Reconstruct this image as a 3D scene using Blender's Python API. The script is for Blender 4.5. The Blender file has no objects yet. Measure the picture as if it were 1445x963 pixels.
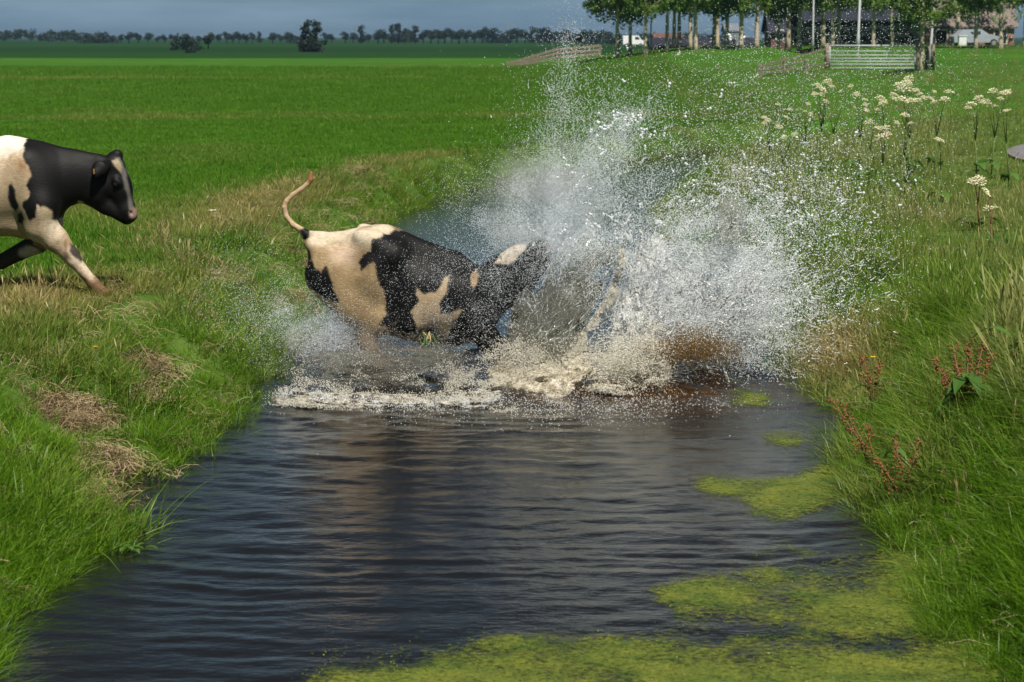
import bpy, math, random
import numpy as np
from mathutils import Vector, Matrix

SC = bpy.context.scene
R = math.radians
rng = np.random.default_rng(7)
random.seed(7)

# ------------------------------------------------------------------ camera
CAMZ, PITCH, FPX = 2.9, R(7.17), 3412.0
cam = bpy.data.cameras.new('camera')
cam.lens, cam.sensor_width = 85.0, 36.0
cam.clip_start, cam.clip_end = 0.5, 20000
cam.dof.use_dof = True
cam.dof.focus_distance = 20.5
cam.dof.aperture_fstop = 5.6
co = bpy.data.objects.new('camera', cam)
SC.collection.objects.link(co)
co.location = (0, 0, CAMZ)
co.rotation_euler = (R(90) - PITCH, 0, 0)
SC.camera = co

# ------------------------------------------------------------------ sky, sun, exposure
SUN_EL, SUN_AZ = R(57), R(160)          # azimuth measured clockwise from +Y: right and behind the camera
world = bpy.data.worlds.new('World')
SC.world = world
world.use_nodes = True
wt = world.node_tree
bg = wt.nodes['Background']
sky = wt.nodes.new('ShaderNodeTexSky')
sky.sky_type = 'NISHITA'
sky.sun_disc = False
sky.sun_elevation = SUN_EL
sky.sun_rotation = SUN_AZ
tc = wt.nodes.new('ShaderNodeTexCoord')
mp = wt.nodes.new('ShaderNodeMapping')
mp.inputs['Scale'].default_value = (7, 7, 55)
nz = wt.nodes.new('ShaderNodeTexNoise')
nz.inputs['Scale'].default_value = 1.0
nz.inputs['Detail'].default_value = 7
nz.inputs['Roughness'].default_value = 0.62
cr = wt.nodes.new('ShaderNodeValToRGB')
cr.color_ramp.elements[0].position = 0.38
cr.color_ramp.elements[0].color = (0.88, 0.88, 0.88, 1)
cr.color_ramp.elements[1].position = 0.72
cr.color_ramp.elements[1].color = (1, 1, 1, 1)
cl = wt.nodes.new('ShaderNodeValToRGB')           # cloud tone: slate grey, paler where thin
cl.color_ramp.elements[0].position = 0.40
cl.color_ramp.elements[0].color = (0.90, 1.80, 2.75, 1)
cl.color_ramp.elements[1].position = 0.75
cl.color_ramp.elements[1].color = (2.3, 3.2, 4.05, 1)
sep = wt.nodes.new('ShaderNodeSeparateXYZ')
hi = wt.nodes.new('ShaderNodeMapRange')           # cloud base darkens away from the horizon
hi.inputs['From Min'].default_value = 0.0
hi.inputs['From Max'].default_value = 0.28
hi.inputs['To Min'].default_value = 1.0
hi.inputs['To Max'].default_value = 0.19
mulc = wt.nodes.new('ShaderNodeMix')
mulc.data_type = 'RGBA'
mulc.blend_type = 'MULTIPLY'
mulc.inputs['Factor'].default_value = 1.0
mix = wt.nodes.new('ShaderNodeMix')
mix.data_type = 'RGBA'
L = wt.links.new
L(tc.outputs['Generated'], mp.inputs['Vector'])
L(mp.outputs['Vector'], nz.inputs['Vector'])
L(nz.outputs['Fac'], cr.inputs['Fac'])
L(nz.outputs['Fac'], cl.inputs['Fac'])
L(tc.outputs['Generated'], sep.inputs['Vector'])
L(sep.outputs['Z'], hi.inputs['Value'])
L(cl.outputs['Color'], mulc.inputs['A'])
L(hi.outputs['Result'], mulc.inputs['B'])
L(cr.outputs['Color'], mix.inputs['Factor'])
L(sky.outputs['Color'], mix.inputs['A'])
L(mulc.outputs['Result'], mix.inputs['B'])
L(mix.outputs['Result'], bg.inputs['Color'])
bg.inputs['Strength'].default_value = 0.10

sun = bpy.data.lights.new('sun', 'SUN')
sun.energy = 5.0
sun.angle = R(0.53)
sun.color = (1.0, 0.93, 0.82)
so = bpy.data.objects.new('sun', sun)
SC.collection.objects.link(so)
sd = Vector((math.sin(SUN_AZ) * math.cos(SUN_EL), math.cos(SUN_AZ) * math.cos(SUN_EL), math.sin(SUN_EL)))
so.rotation_euler = sd.to_track_quat('Z', 'Y').to_euler()
so.location = (20, -20, 30)

SC.view_settings.view_transform = 'Standard'
SC.view_settings.look = 'None'
SC.view_settings.gamma = 1
SC.view_settings.use_curve_mapping = False
SC.view_settings.exposure = 0.36
SC.cycles.max_bounces = 10
SC.cycles.transparent_max_bounces = 24
SC.cycles.transmission_bounces = 8
SC.cycles.use_denoising = True
SC.cycles.sample_clamp_indirect = 4.0

# ------------------------------------------------------------------ helpers
def ray(px, py):
    u, v = (px - 722.5) / FPX, (481.5 - py) / FPX
    return np.array([u, math.cos(PITCH) + v * math.sin(PITCH), -math.sin(PITCH) + v * math.cos(PITCH)])

def P(px, py, Y):
    """the point that stands at distance Y on the sight line through (px, py)"""
    d = ray(px, py)
    t = Y / d[1]
    return np.array([d[0] * t, Y, CAMZ + d[2] * t])

def PG(px, py, z=0.0):
    d = ray(px, py)
    t = (z - CAMZ) / d[2]
    return np.array([d[0] * t, d[1] * t, z])

def to_px(p):
    p = np.asarray(p, float)
    x, y, z = p[..., 0], p[..., 1], p[..., 2] - CAMZ
    c, s = math.cos(PITCH), math.sin(PITCH)
    f = y * c - z * s
    v = y * s + z * c
    return 722.5 + FPX * x / f, 481.5 - FPX * v / f

def ihash(a):
    a = np.atleast_1d(np.asarray(a, np.int64)).astype(np.uint32)
    a ^= a >> 16
    a *= np.uint32(0x7feb352d)
    a ^= a >> 15
    a *= np.uint32(0x846ca68b)
    a ^= a >> 16
    return a

def vnoise(x, y, z=None, seed=0):
    """smooth value noise in -1..1"""
    x, y = np.asarray(x, float), np.asarray(y, float)
    z = np.zeros_like(x + y) if z is None else np.asarray(z, float)
    x, y, z = np.broadcast_arrays(x, y, z)
    xi, yi, zi = (np.floor(a).astype(np.int64) for a in (x, y, z))
    fx, fy, fz = x - xi, y - yi, z - zi
    fx, fy, fz = (a * a * (3 - 2 * a) for a in (fx, fy, fz))
    out = 0
    for dx in (0, 1):
        for dy in (0, 1):
            for dz in (0, 1):
                h = ihash((((xi + dx) * 73856093) ^ ((yi + dy) * 19349663) ^ ((zi + dz) * 83492791) ^ (seed * 2654435)) & 0xffffffff)
                w = (fx if dx else 1 - fx) * (fy if dy else 1 - fy) * (fz if dz else 1 - fz)
                out = out + w * (h / 4294967295.0 * 2 - 1)
    return out

def fbm(x, y, z=None, seed=0, octv=4):
    o, a, f = 0, 0.5, 1.0
    for i in range(octv):
        o = o + a * vnoise(np.asarray(x) * f, np.asarray(y) * f, None if z is None else np.asarray(z) * f, seed + i)
        a *= 0.5
        f *= 2.03
    return o

def sstep(a, b, x):
    t = np.clip((x - a) / (b - a), 0, 1)
    return t * t * (3 - 2 * t)

def mesh(name, V, F, smooth=True):
    """V (n,3); F: one (m,k) array or a list of them"""
    me = bpy.data.meshes.new(name)
    V = np.asarray(V, np.float32).reshape(-1, 3)
    if not isinstance(F, list):
        F = [F]
    F = [np.asarray(f, np.int32) for f in F if len(f)]
    loops = np.concatenate([f.ravel() for f in F]) if F else np.zeros(0, np.int32)
    tot = np.concatenate([np.full(len(f), f.shape[1], np.int32) for f in F]) if F else np.zeros(0, np.int32)
    me.vertices.add(len(V))
    me.vertices.foreach_set('co', V.ravel())
    if len(loops):
        me.loops.add(len(loops))
        me.loops.foreach_set('vertex_index', loops)
        me.polygons.add(len(tot))
        me.polygons.foreach_set('loop_start', np.concatenate([[0], np.cumsum(tot)[:-1]]).astype(np.int32))
        me.polygons.foreach_set('loop_total', tot)
        me.polygons.foreach_set('use_smooth', np.full(len(tot), smooth))
    me.update(calc_edges=True)
    return me

def obj(name, me, mat=None, parent=None, loc=None):
    o = bpy.data.objects.new(name, me)
    if mat is not None:
        me.materials.append(mat)
    SC.collection.objects.link(o)
    if parent is not None:
        o.parent = parent
    if loc is not None:
        o.location = loc
    return o

def empty(name, loc=(0, 0, 0), rz=0):
    o = bpy.data.objects.new(name, None)
    o.empty_display_size = 0.2
    SC.collection.objects.link(o)
    o.location = loc
    o.rotation_euler = (0, 0, rz)
    return o

def tag(o, label=None, cat=None, group=None, kind=None):
    if label: o['label'] = label
    if cat: o['category'] = cat
    if group: o['group'] = group
    if kind: o['kind'] = kind
    return o

def copy_tree(o, parent=None):
    c = o.copy()
    SC.collection.objects.link(c)
    c.parent = parent
    for ch in list(o.children):
        copy_tree(ch, c)
    return c

class MB:
    """collects shapes for ONE mesh"""
    def __init__(self):
        self.V, self.F, self.n = [], {}, 0
    def add(self, V, F):
        V = np.asarray(V, float).reshape(-1, 3)
        F = np.asarray(F, int)
        self.F.setdefault(F.shape[1], []).append(F + self.n)
        self.V.append(V)
        self.n += len(V)
    def box(self, c, s, rz=0.0):
        v = np.array([[x, y, z] for x in (-.5, .5) for y in (-.5, .5) for z in (-.5, .5)]) * np.asarray(s, float)
        ca, sa = math.cos(rz), math.sin(rz)
        v = np.stack([v[:, 0] * ca - v[:, 1] * sa, v[:, 0] * sa + v[:, 1] * ca, v[:, 2]], 1) + np.asarray(c, float)
        self.add(v, [[0, 1, 3, 2], [4, 6, 7, 5], [0, 4, 5, 1], [2, 3, 7, 6], [0, 2, 6, 4], [1, 5, 7, 3]])
    def bar(self, a, b, w, h):
        """rectangular bar from a to b, w across, h upright"""
        a, b = np.asarray(a, float), np.asarray(b, float)
        d = (b - a) / np.linalg.norm(b - a)
        up = np.array([0, 0, 1.0]) if abs(d[2]) < .9 else np.array([0, 1.0, 0])
        s = np.cross(d, up); s /= np.linalg.norm(s)
        u = np.cross(s, d)
        v = [p + s * w * i / 2 + u * h * j / 2 for p in (a, b) for i, j in ((-1, -1), (1, -1), (1, 1), (-1, 1))]
        self.add(v, [[0, 1, 2, 3], [7, 6, 5, 4], [0, 4, 5, 1], [1, 5, 6, 2], [2, 6, 7, 3], [3, 7, 4, 0]])
    def tube(self, pts, rad, n=8):
        pts = np.asarray(pts, float)
        rad = np.broadcast_to(np.asarray(rad, float), (len(pts),))
        t = np.gradient(pts, axis=0)
        t /= np.linalg.norm(t, axis=1, keepdims=True) + 1e-9
        ref = np.array([0.31, 0.95, 0.05]) if abs(t[:, 1]).mean() < .8 else np.array([1.0, 0.1, 0.05])
        s = np.cross(t, ref); s /= np.linalg.norm(s, axis=1, keepdims=True)
        u = np.cross(s, t)
        a = np.arange(n) * 2 * math.pi / n
        V = pts[:, None] + rad[:, None, None] * (np.cos(a)[None, :, None] * s[:, None] + np.sin(a)[None, :, None] * u[:, None])
        m = len(pts)
        i, j = np.meshgrid(np.arange(m - 1), np.arange(n), indexing='ij')
        q = np.stack([i * n + j, i * n + (j + 1) % n, (i + 1) * n + (j + 1) % n, (i + 1) * n + j], -1).reshape(-1, 4)
        self.add(V.reshape(-1, 3), q)
        b0 = self.n
        self.add([pts[0], pts[-1]], np.zeros((0, 3), int))
        k = b0 - m * n
        j = np.arange(n)
        self.F.setdefault(3, []).append(np.stack([np.full(n, b0), k + (j + 1) % n, k + j], 1))
        self.F.setdefault(3, []).append(np.stack([np.full(n, b0 + 1), k + (m - 1) * n + j, k + (m - 1) * n + (j + 1) % n], 1))
    def build(self, name, mat, parent=None, smooth=False):
        F = [np.concatenate(v) for v in self.F.values()]
        return obj(name, mesh(name, np.concatenate(self.V), F, smooth), mat, parent)

# ------------------------------------------------------------------ materials
def mat(name, col=(.5, .5, .5), rough=.7, noise=0.0, scale=4.0, spec=0.4, metal=0.0, bump=0.0, bscale=None, stretch=(1, 1, 1)):
    m = bpy.data.materials.new(name)
    m.use_nodes = True
    nt = m.node_tree
    b = nt.nodes['Principled BSDF']
    b.inputs['Roughness'].default_value = rough
    b.inputs['Metallic'].default_value = metal
    b.inputs['Specular IOR Level'].default_value = spec
    b.inputs['Base Color'].default_value = (*col, 1)
    if noise or bump:
        t = nt.nodes.new('ShaderNodeTexCoord')
        mp_ = nt.nodes.new('ShaderNodeMapping')
        mp_.inputs['Scale'].default_value = stretch
        n = nt.nodes.new('ShaderNodeTexNoise')
        n.inputs['Scale'].default_value = scale
        n.inputs['Detail'].default_value = 6
        nt.links.new(t.outputs['Object'], mp_.inputs['Vector'])
        nt.links.new(mp_.outputs['Vector'], n.inputs['Vector'])
        if noise:
            r = nt.nodes.new('ShaderNodeValToRGB')
            r.color_ramp.elements[0].position = .3
            r.color_ramp.elements[1].position = .7
            r.color_ramp.elements[0].color = (*[c * (1 - noise) for c in col], 1)
            r.color_ramp.elements[1].color = (*[min(1, c * (1 + noise)) for c in col], 1)
            nt.links.new(n.outputs['Fac'], r.inputs['Fac'])
            nt.links.new(r.outputs['Color'], b.inputs['Base Color'])
        if bump:
            bp = nt.nodes.new('ShaderNodeBump')
            bp.inputs['Strength'].default_value = bump
            bp.inputs['Distance'].default_value = .02
            nt.links.new(n.outputs['Fac'], bp.inputs['Height'])
            nt.links.new(bp.outputs['Normal'], b.inputs['Normal'])
    return m

def blade_mat(name, green, light, straw, trans=.35, rough=.5):
    """blades: hue varies per tuft; the attribute 'dry' turns a tuft to straw"""
    m = bpy.data.materials.new(name)
    m.use_nodes = True
    nt = m.node_tree
    N, K = nt.nodes.new, nt.links.new
    out = nt.nodes['Material Output']
    b = nt.nodes['Principled BSDF']
    b.inputs['Roughness'].default_value = rough
    b.inputs['Specular IOR Level'].default_value = .25
    oi = N('ShaderNodeObjectInfo')
    at = N('ShaderNodeAttribute'); at.attribute_type = 'INSTANCER'; at.attribute_name = 'dry'
    vt = N('ShaderNodeAttribute'); vt.attribute_name = 'tone'
    add = N('ShaderNodeMath'); add.operation = 'MULTIPLY_ADD'
    add.inputs[1].default_value = .5
    half = N('ShaderNodeMath'); half.operation = 'MULTIPLY'; half.inputs[1].default_value = .5
    m1 = N('ShaderNodeMix'); m1.data_type = 'RGBA'
    m1.inputs['A'].default_value = (*green, 1); m1.inputs['B'].default_value = (*light, 1)
    m2 = N('ShaderNodeMix'); m2.data_type = 'RGBA'
    m2.inputs['B'].default_value = (*straw, 1)
    # straw amount: dry*1.6 - (1-tone)*0.6, so some blades of a drying tuft stay green
    d1 = N('ShaderNodeMath'); d1.operation = 'MULTIPLY'; d1.inputs[1].default_value = 1.6
    d2 = N('ShaderNodeMath'); d2.operation = 'MULTIPLY_ADD'; d2.inputs[1].default_value = .6; d2.inputs[2].default_value = -.6
    d3 = N('ShaderNodeMath'); d3.operation = 'ADD'; d3.use_clamp = True
    tr = N('ShaderNodeBsdfTranslucent')
    ms = N('ShaderNodeMixShader'); ms.inputs[0].default_value = trans
    K(vt.outputs['Fac'], half.inputs[0])
    K(oi.outputs['Random'], add.inputs[0]); K(half.outputs[0], add.inputs[2])
    K(add.outputs[0], m1.inputs['Factor'])
    K(m1.outputs['Result'], m2.inputs['A'])
    K(at.outputs['Fac'], d1.inputs[0]); K(vt.outputs['Fac'], d2.inputs[0])
    K(d1.outputs[0], d3.inputs[0]); K(d2.outputs[0], d3.inputs[1])
    K(d3.outputs[0], m2.inputs['Factor'])
    K(m2.outputs['Result'], b.inputs['Base Color']); K(m2.outputs['Result'], tr.inputs['Color'])
    K(b.outputs[0], ms.inputs[1]); K(tr.outputs[0], ms.inputs[2])
    K(ms.outputs[0], out.inputs['Surface'])
    return m

M = {}
M['bank_blade'] = blade_mat('bank_grass_blades', (.034, .125, .006), (.195, .350, .020), (.46, .37, .17), .45, .36)
M['pasture_blade'] = blade_mat('pasture_blades', (.052, .170, .006), (.130, .275, .015), (.34, .30, .10), .42)
M['meadow_blade'] = blade_mat('meadow_blades', (.055, .130, .014), (.235, .335, .060), (.44, .36, .18), .45, .36)
M['stalk'] = mat('dry_stalk', (.42, .31, .15), .7, .3, 9)
M['soil'] = mat('bank_soil', (.06, .042, .028), .9, .4, 5)
M['weather_wood'] = mat('weathered_wood', (.20, .165, .13), .85, .3, 3, stretch=(1, 1, 12))
M['steel'] = mat('galvanised_steel', (.40, .44, .46), .5, .15, 3)
M['pole'] = mat('grey_pole', (.40, .43, .45), .5, .1, 3)

# ------------------------------------------------------------------ terrain
def bend(y):
    y = np.asarray(y, float)
    return .045 * np.maximum(0, np.minimum(y, 80) - 38) ** 1.6
def xL(y):
    return np.interp(y, [8, 12, 15, 19.6, 22, 26, 42], [-2.46, -2.42, -2.28, -2.12, -1.98, -2.0, -1.95]) + bend(y) + .13 * vnoise(np.asarray(y) * 1.1, 3.3, None, 5) + .07 * vnoise(np.asarray(y) * 3.1, 1.3, None, 6)
def xR(y):
    return np.interp(y, [8, 11, 15, 19.6, 25, 42], [2.22, 2.25, 2.3, 2.5, 2.45, 2.25]) + bend(y) + .13 * vnoise(np.asarray(y) * 1.0, 7.7, None, 8) + .06 * vnoise(np.asarray(y) * 3.3, 2.3, None, 9)
def bwL(y): return np.interp(y, [10, 18, 21, 25, 42, 60], [1.7, 1.75, 1.55, 1.4, 1.0, .9])
def bwR(y): return np.interp(y, [10, 18, 25, 42, 60], [1.25, 1.5, 1.5, 1.2, 1.0])

def ground(x, y):
    x, y = np.broadcast_arrays(np.asarray(x, float), np.asarray(y, float))
    sL, sR = xL(y) - x, x - xR(y)
    top = .6 + .03 * fbm(x * .35, y * .35, None, 21, 3)
    # right-hand side: rough ground that climbs to the farm road
    rise = sstep(55, 136, y) * .5 + sstep(138, 182, y) * 1.1 - sstep(192, 215, y) * 1.0
    right = sstep(-2, 14, x - .012 * (y - 40)) * sstep(30, 80, y) * (1 - sstep(400, 900, y))
    top = top + rise * right + .1 * sstep(0, 2, sR) * sstep(3, 6, x + 40 / np.maximum(y, 10)) * (1 - sstep(60, 100, y))
    tus = .05 * fbm(x * 2.2, y * 2.2, None, 31, 3)
    eL = -.06 + (top + .06) * sstep(-.05, 1, sL / bwL(y)) ** .85
    eR = -.06 + (top + .06) * sstep(-.05, 1, sR / bwR(y)) ** .85
    bed = -.06 - .45 * sstep(0, .8, -np.maximum(sL, sR))
    z = np.where(sL > 0, eL, np.where(sR > 0, eR, bed))
    near = sstep(0, .3, np.maximum(sL, sR)) * (1 - sstep(1.5, 3.5, np.maximum(sL, sR)))
    z = z + tus * near
    # a trodden hollow with dead thatch on the left bank
    for (px_, py_, r_, dz) in ((105, 575, .38, .16), (165, 640, .36, .14), (205, 520, .22, .07)):
        c = PG(px_, py_, .3)
        z = z - dz * np.exp(-(((x - c[0]) / r_) ** 2 + ((y - c[1]) / (r_ * 2.2)) ** 2))
    canal = 1 - sstep(60, 70, y)
    return z * canal + np.where(np.maximum(sL, sR) > 0, z, top) * (1 - canal)

def build_ground():
    xs = np.concatenate([-np.geomspace(7, 5000, 60)[::-1], np.arange(-6.9, 11.0, .07), np.geomspace(11.1, 5000, 60)])
    ys = np.concatenate([np.arange(-60, 8, 4.0), np.geomspace(8, 90, 520), np.geomspace(91, 260, 90), np.geomspace(265, 9000, 50)])
    X, Y = np.meshgrid(xs, ys)
    V = np.stack([X, Y, ground(X, Y)], -1).reshape(-1, 3)
    n, m = X.shape
    i, j = np.meshgrid(np.arange(n - 1), np.arange(m - 1), indexing='ij')
    F = np.stack([i * m + j, i * m + j + 1, (i + 1) * m + j + 1, (i + 1) * m + j], -1).reshape(-1, 4)
    me = mesh('ground', V, F)
    # ground colour: green pasture, drier bank rim, soil at the waterline
    sL, sR = xL(Y) - X, X - xR(Y)
    s = np.maximum(sL, sR)
    soil = (1 - sstep(.0, .35, s)) * (Y < 62)
    thatch = np.zeros_like(X)
    for (px_, py_, r_) in ((105, 575, .34), (165, 640, .34), (150, 610, .25), (205, 520, .2), (205, 545, .15)):
        c = PG(px_, py_, .3)
        thatch = np.maximum(thatch, np.exp(-(((X - c[0]) / r_) ** 2 + ((Y - c[1]) / (r_ * 2.4)) ** 2) * 1.2))
    thatch = sstep(.35, .65, thatch + .25 * fbm(X * 4, Y * 4, None, 77, 3))
    rough = np.maximum(sstep(.4, 1.2, sR) * (1 - sstep(85, 150, Y)), (sL > 0) * (1 - sstep(1.0, 1.5, sL / bwL(Y))) * (Y < 84))
    col = np.zeros((*X.shape, 4), np.float32)
    col[..., 0], col[..., 1], col[..., 2], col[..., 3] = soil, thatch, rough, 1
    a = me.attributes.new('zone', 'FLOAT_COLOR', 'POINT')
    a.data.foreach_set('color', col.ravel())
    m_ = bpy.data.materials.new('ground')
    m_.use_nodes = True
    nt = m_.node_tree
    N, K = nt.nodes.new, nt.links.new
    b = nt.nodes['Principled BSDF']
    b.inputs['Roughness'].default_value = .95
    b.inputs['Specular IOR Level'].default_value = .1
    g = N('ShaderNodeNewGeometry')
    def noise(scale, detail=5, st=(1, 1, 1)):
        mp_ = N('ShaderNodeMapping'); mp_.inputs['Scale'].default_value = st
        n_ = N('ShaderNodeTexNoise'); n_.inputs['Scale'].default_value = scale; n_.inputs['Detail'].default_value = detail
        K(g.outputs['Position'], mp_.inputs['Vector']); K(mp_.outputs['Vector'], n_.inputs['Vector'])
        return n_
    def ramp(src, stops):
        r = N('ShaderNodeValToRGB')
        while len(r.color_ramp.elements) < len(stops): r.color_ramp.elements.new(.5)
        for e, (p, c) in zip(r.color_ramp.elements, stops):
            e.position = p; e.color = (*c, 1)
        K(src, r.inputs['Fac'])
        return r
    n1 = noise(.13, 6, (.35, 1.6, 1)); n2 = noise(6.0, 4); n3 = noise(.9, 5, (.6, 1.5, 1))
    pas = ramp(n1.outputs['Fac'], [(.32, (.032, .105, .007)), (.55, (.045, .140, .009)), (.72, (.062, .165, .013))])
    fin = ramp(n2.outputs['Fac'], [(.3, (.62, .62, .62)), (.7, (1.25, 1.25, 1.25))])
    med = ramp(n3.outputs['Fac'], [(.3, (.78, .80, .8)), (.7, (1.2, 1.15, 1.1))])
    mu = N('ShaderNodeMix'); mu.data_type = 'RGBA'; mu.blend_type = 'MULTIPLY'; mu.inputs['Factor'].default_value = 1
    mu2 = N('ShaderNodeMix'); mu2.data_type = 'RGBA'; mu2.blend_type = 'MULTIPLY'; mu2.inputs['Factor'].default_value = 1
    K(pas.outputs['Color'], mu.inputs['A']); K(fin.outputs['Color'], mu.inputs['B'])
    K(mu.outputs['Result'], mu2.inputs['A']); K(med.outputs['Color'], mu2.inputs['B'])
    # cloud shadow over the far parcels, painted into the ground colour as darker bands
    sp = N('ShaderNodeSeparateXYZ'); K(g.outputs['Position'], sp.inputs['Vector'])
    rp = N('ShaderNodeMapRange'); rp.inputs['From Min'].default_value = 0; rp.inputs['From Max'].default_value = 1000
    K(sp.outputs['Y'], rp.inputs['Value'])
    cloud_shade = ramp(rp.outputs['Result'], [(0, (1, 1, 1)), (.262, (1, 1, 1)), (.266, (.30, .40, .8)), (.36, (.28, .38, .8)), (.365, (.20, .30, .8)), (.55, (.20, .30, .8)), (.56, (.30, .40, .9)), (1, (.22, .32, .9))])
    cloud_shade.color_ramp.interpolation = 'LINEAR'
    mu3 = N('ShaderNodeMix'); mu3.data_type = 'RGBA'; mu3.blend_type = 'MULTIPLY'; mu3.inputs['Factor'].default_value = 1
    K(mu2.outputs['Result'], mu3.inputs['A']); K(cloud_shade.outputs['Color'], mu3.inputs['B'])
    zo = N('ShaderNodeAttribute'); zo.attribute_name = 'zone'
    zs = N('ShaderNodeSeparateColor'); K(zo.outputs['Color'], zs.inputs['Color'])
    def over(prev, fac, c):
        x_ = N('ShaderNodeMix'); x_.data_type = 'RGBA'
        K(fac, x_.inputs['Factor']); K(prev, x_.inputs['A'])
        if isinstance(c, tuple): x_.inputs['B'].default_value = (*c, 1)
        else: K(c, x_.inputs['B'])
        return x_.outputs['Result']
    rg = ramp(n3.outputs['Fac'], [(.35, (.040, .095, .012)), (.65, (.085, .140, .026))])
    th = ramp(noise(28, 4, (1, .25, 1)).outputs['Fac'], [(.3, (.07, .045, .022)), (.7, (.24, .165, .085))])
    c = over(mu3.outputs['Result'], zs.outputs['Blue'], rg.outputs['Color'])
    c = over(c, zs.outputs['Green'], th.outputs['Color'])
    c = over(c, zs.outputs['Red'], (.035, .028, .016))
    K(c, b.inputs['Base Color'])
    bp = N('ShaderNodeBump'); bp.inputs['Strength'].default_value = .5; bp.inputs['Distance'].default_value = .06
    K(n2.outputs['Fac'], bp.inputs['Height']); K(bp.outputs['Normal'], b.inputs['Normal'])
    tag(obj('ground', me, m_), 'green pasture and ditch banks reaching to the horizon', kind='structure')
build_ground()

# ------------------------------------------------------------------ water
SPL = np.array([.45, 20.8])           # where the cow hits the ditch
def poly_sd(px, py, poly):
    """signed distance in px to a polygon (negative inside)"""
    poly = np.asarray(poly, float)
    d = np.full(px.shape, 1e9); ins = np.zeros(px.shape, bool)
    for a, b in zip(poly, np.roll(poly, -1, 0)):
        e = b - a
        t = np.clip(((px - a[0]) * e[0] + (py - a[1]) * e[1]) / (e @ e), 0, 1)
        d = np.minimum(d, np.hypot(px - a[0] - t * e[0], py - a[1] - t * e[1]))
        c = (a[1] > py) != (b[1] > py)
        with np.errstate(divide='ignore', invalid='ignore'):
            ins ^= c & (px < (b[0] - a[0]) * (py - a[1]) / (b[1] - a[1] + 1e-12) + a[0])
    return np.where(ins, -d, d)

WEED = [
    [(380, 1010), (420, 963), (480, 938), (600, 912), (720, 902), (840, 893), (945, 884), (930, 850), (900, 832), (945, 810), (1010, 797), (1100, 786), (1180, 776), (1240, 764), (1300, 768), (1350, 830), (1400, 900), (1440, 1010)],
    [(985, 692), (1010, 672), (1080, 660), (1150, 648), (1200, 655), (1185, 700), (1125, 727), (1050, 716), (1000, 706)],
    [(1030, 552), (1060, 545), (1110, 556), (1140, 572), (1100, 578), (1045, 570)],
    [(1085, 622), (1120, 612), (1150, 628), (1110, 640)],
]
def weed_amt(x, y):
    p = np.stack([x, y, np.zeros_like(x)], -1)
    px, py = to_px(p)
    sd_ = np.full(px.shape, 1e9)
    for w in WEED:
        sd_ = np.minimum(sd_, poly_sd(px, py, w))
    n = fbm(x * 3.2, y * 2.2, None, 41, 4)
    edge = sstep(18, -26, sd_ + 34 * n)
    # thin, open water inside the near raft
    hole = np.exp(-(((px - 1130) / 190) ** 2 + ((py - 897) / 26) ** 2)) + .8 * np.exp(-(((px - 1300) / 70) ** 2 + ((py - 905) / 40) ** 2))
    return edge * np.clip(1 - .45 * hole * (.8 + 1.6 * fbm(x * 4, y * 2.5, None, 51, 3)) + .02 + .95 * fbm(x * 2.2, y * 1.6, None, 57, 4), 0, 1)

def wave_z(x, y):
    r = np.hypot(x - SPL[0], y - SPL[1])
    a = np.arctan2(y - SPL[1], x - SPL[0])
    rr = r + .45 * fbm(x * .7, y * .7, None, 61, 3)
    z = np.zeros_like(r)
    # rings running outward from the splash, bent and broken up
    br = np.clip(.5 + 1.3 * fbm(x * .7, y * 1.3, None, 62, 3), 0, 1.6)
    z += .0030 * np.sin(rr * 2 * math.pi / .40 + 2.2 * vnoise(x * .8, y * .8, None, 67)) * br
    z += .0022 * np.sin(rr * 2 * math.pi / .20 + 4 * vnoise(x * 1.3, y * 1.3, None, 64)) * br
    z += (.0100 * fbm(x * 2.0, y * 3.0, None, 63, 3))
    z += .0085 * fbm(x * 4.4, y * 6.5, None, 68, 3)
    z += .0030 * fbm(x * 11, y * 14, None, 65, 2)
    z *= (.38 + .62 * np.exp(-((r - 4) / 6) ** 2) + .45 * np.exp(-((r - 2.8) / 1.3) ** 2)) * (1 - sstep(26, 40, y) * .6)
    # churned water and a low collar where the body goes in
    z += (.10 * np.exp(-((r - 1.35) / .35) ** 2) + .06 * np.exp(-(r / 1.5) ** 2)) * (.45 + .9 * fbm(x * 2.5, y * 2.5, None, 66, 4))
    return z * (1 - .85 * weed_amt(x, y))

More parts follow.
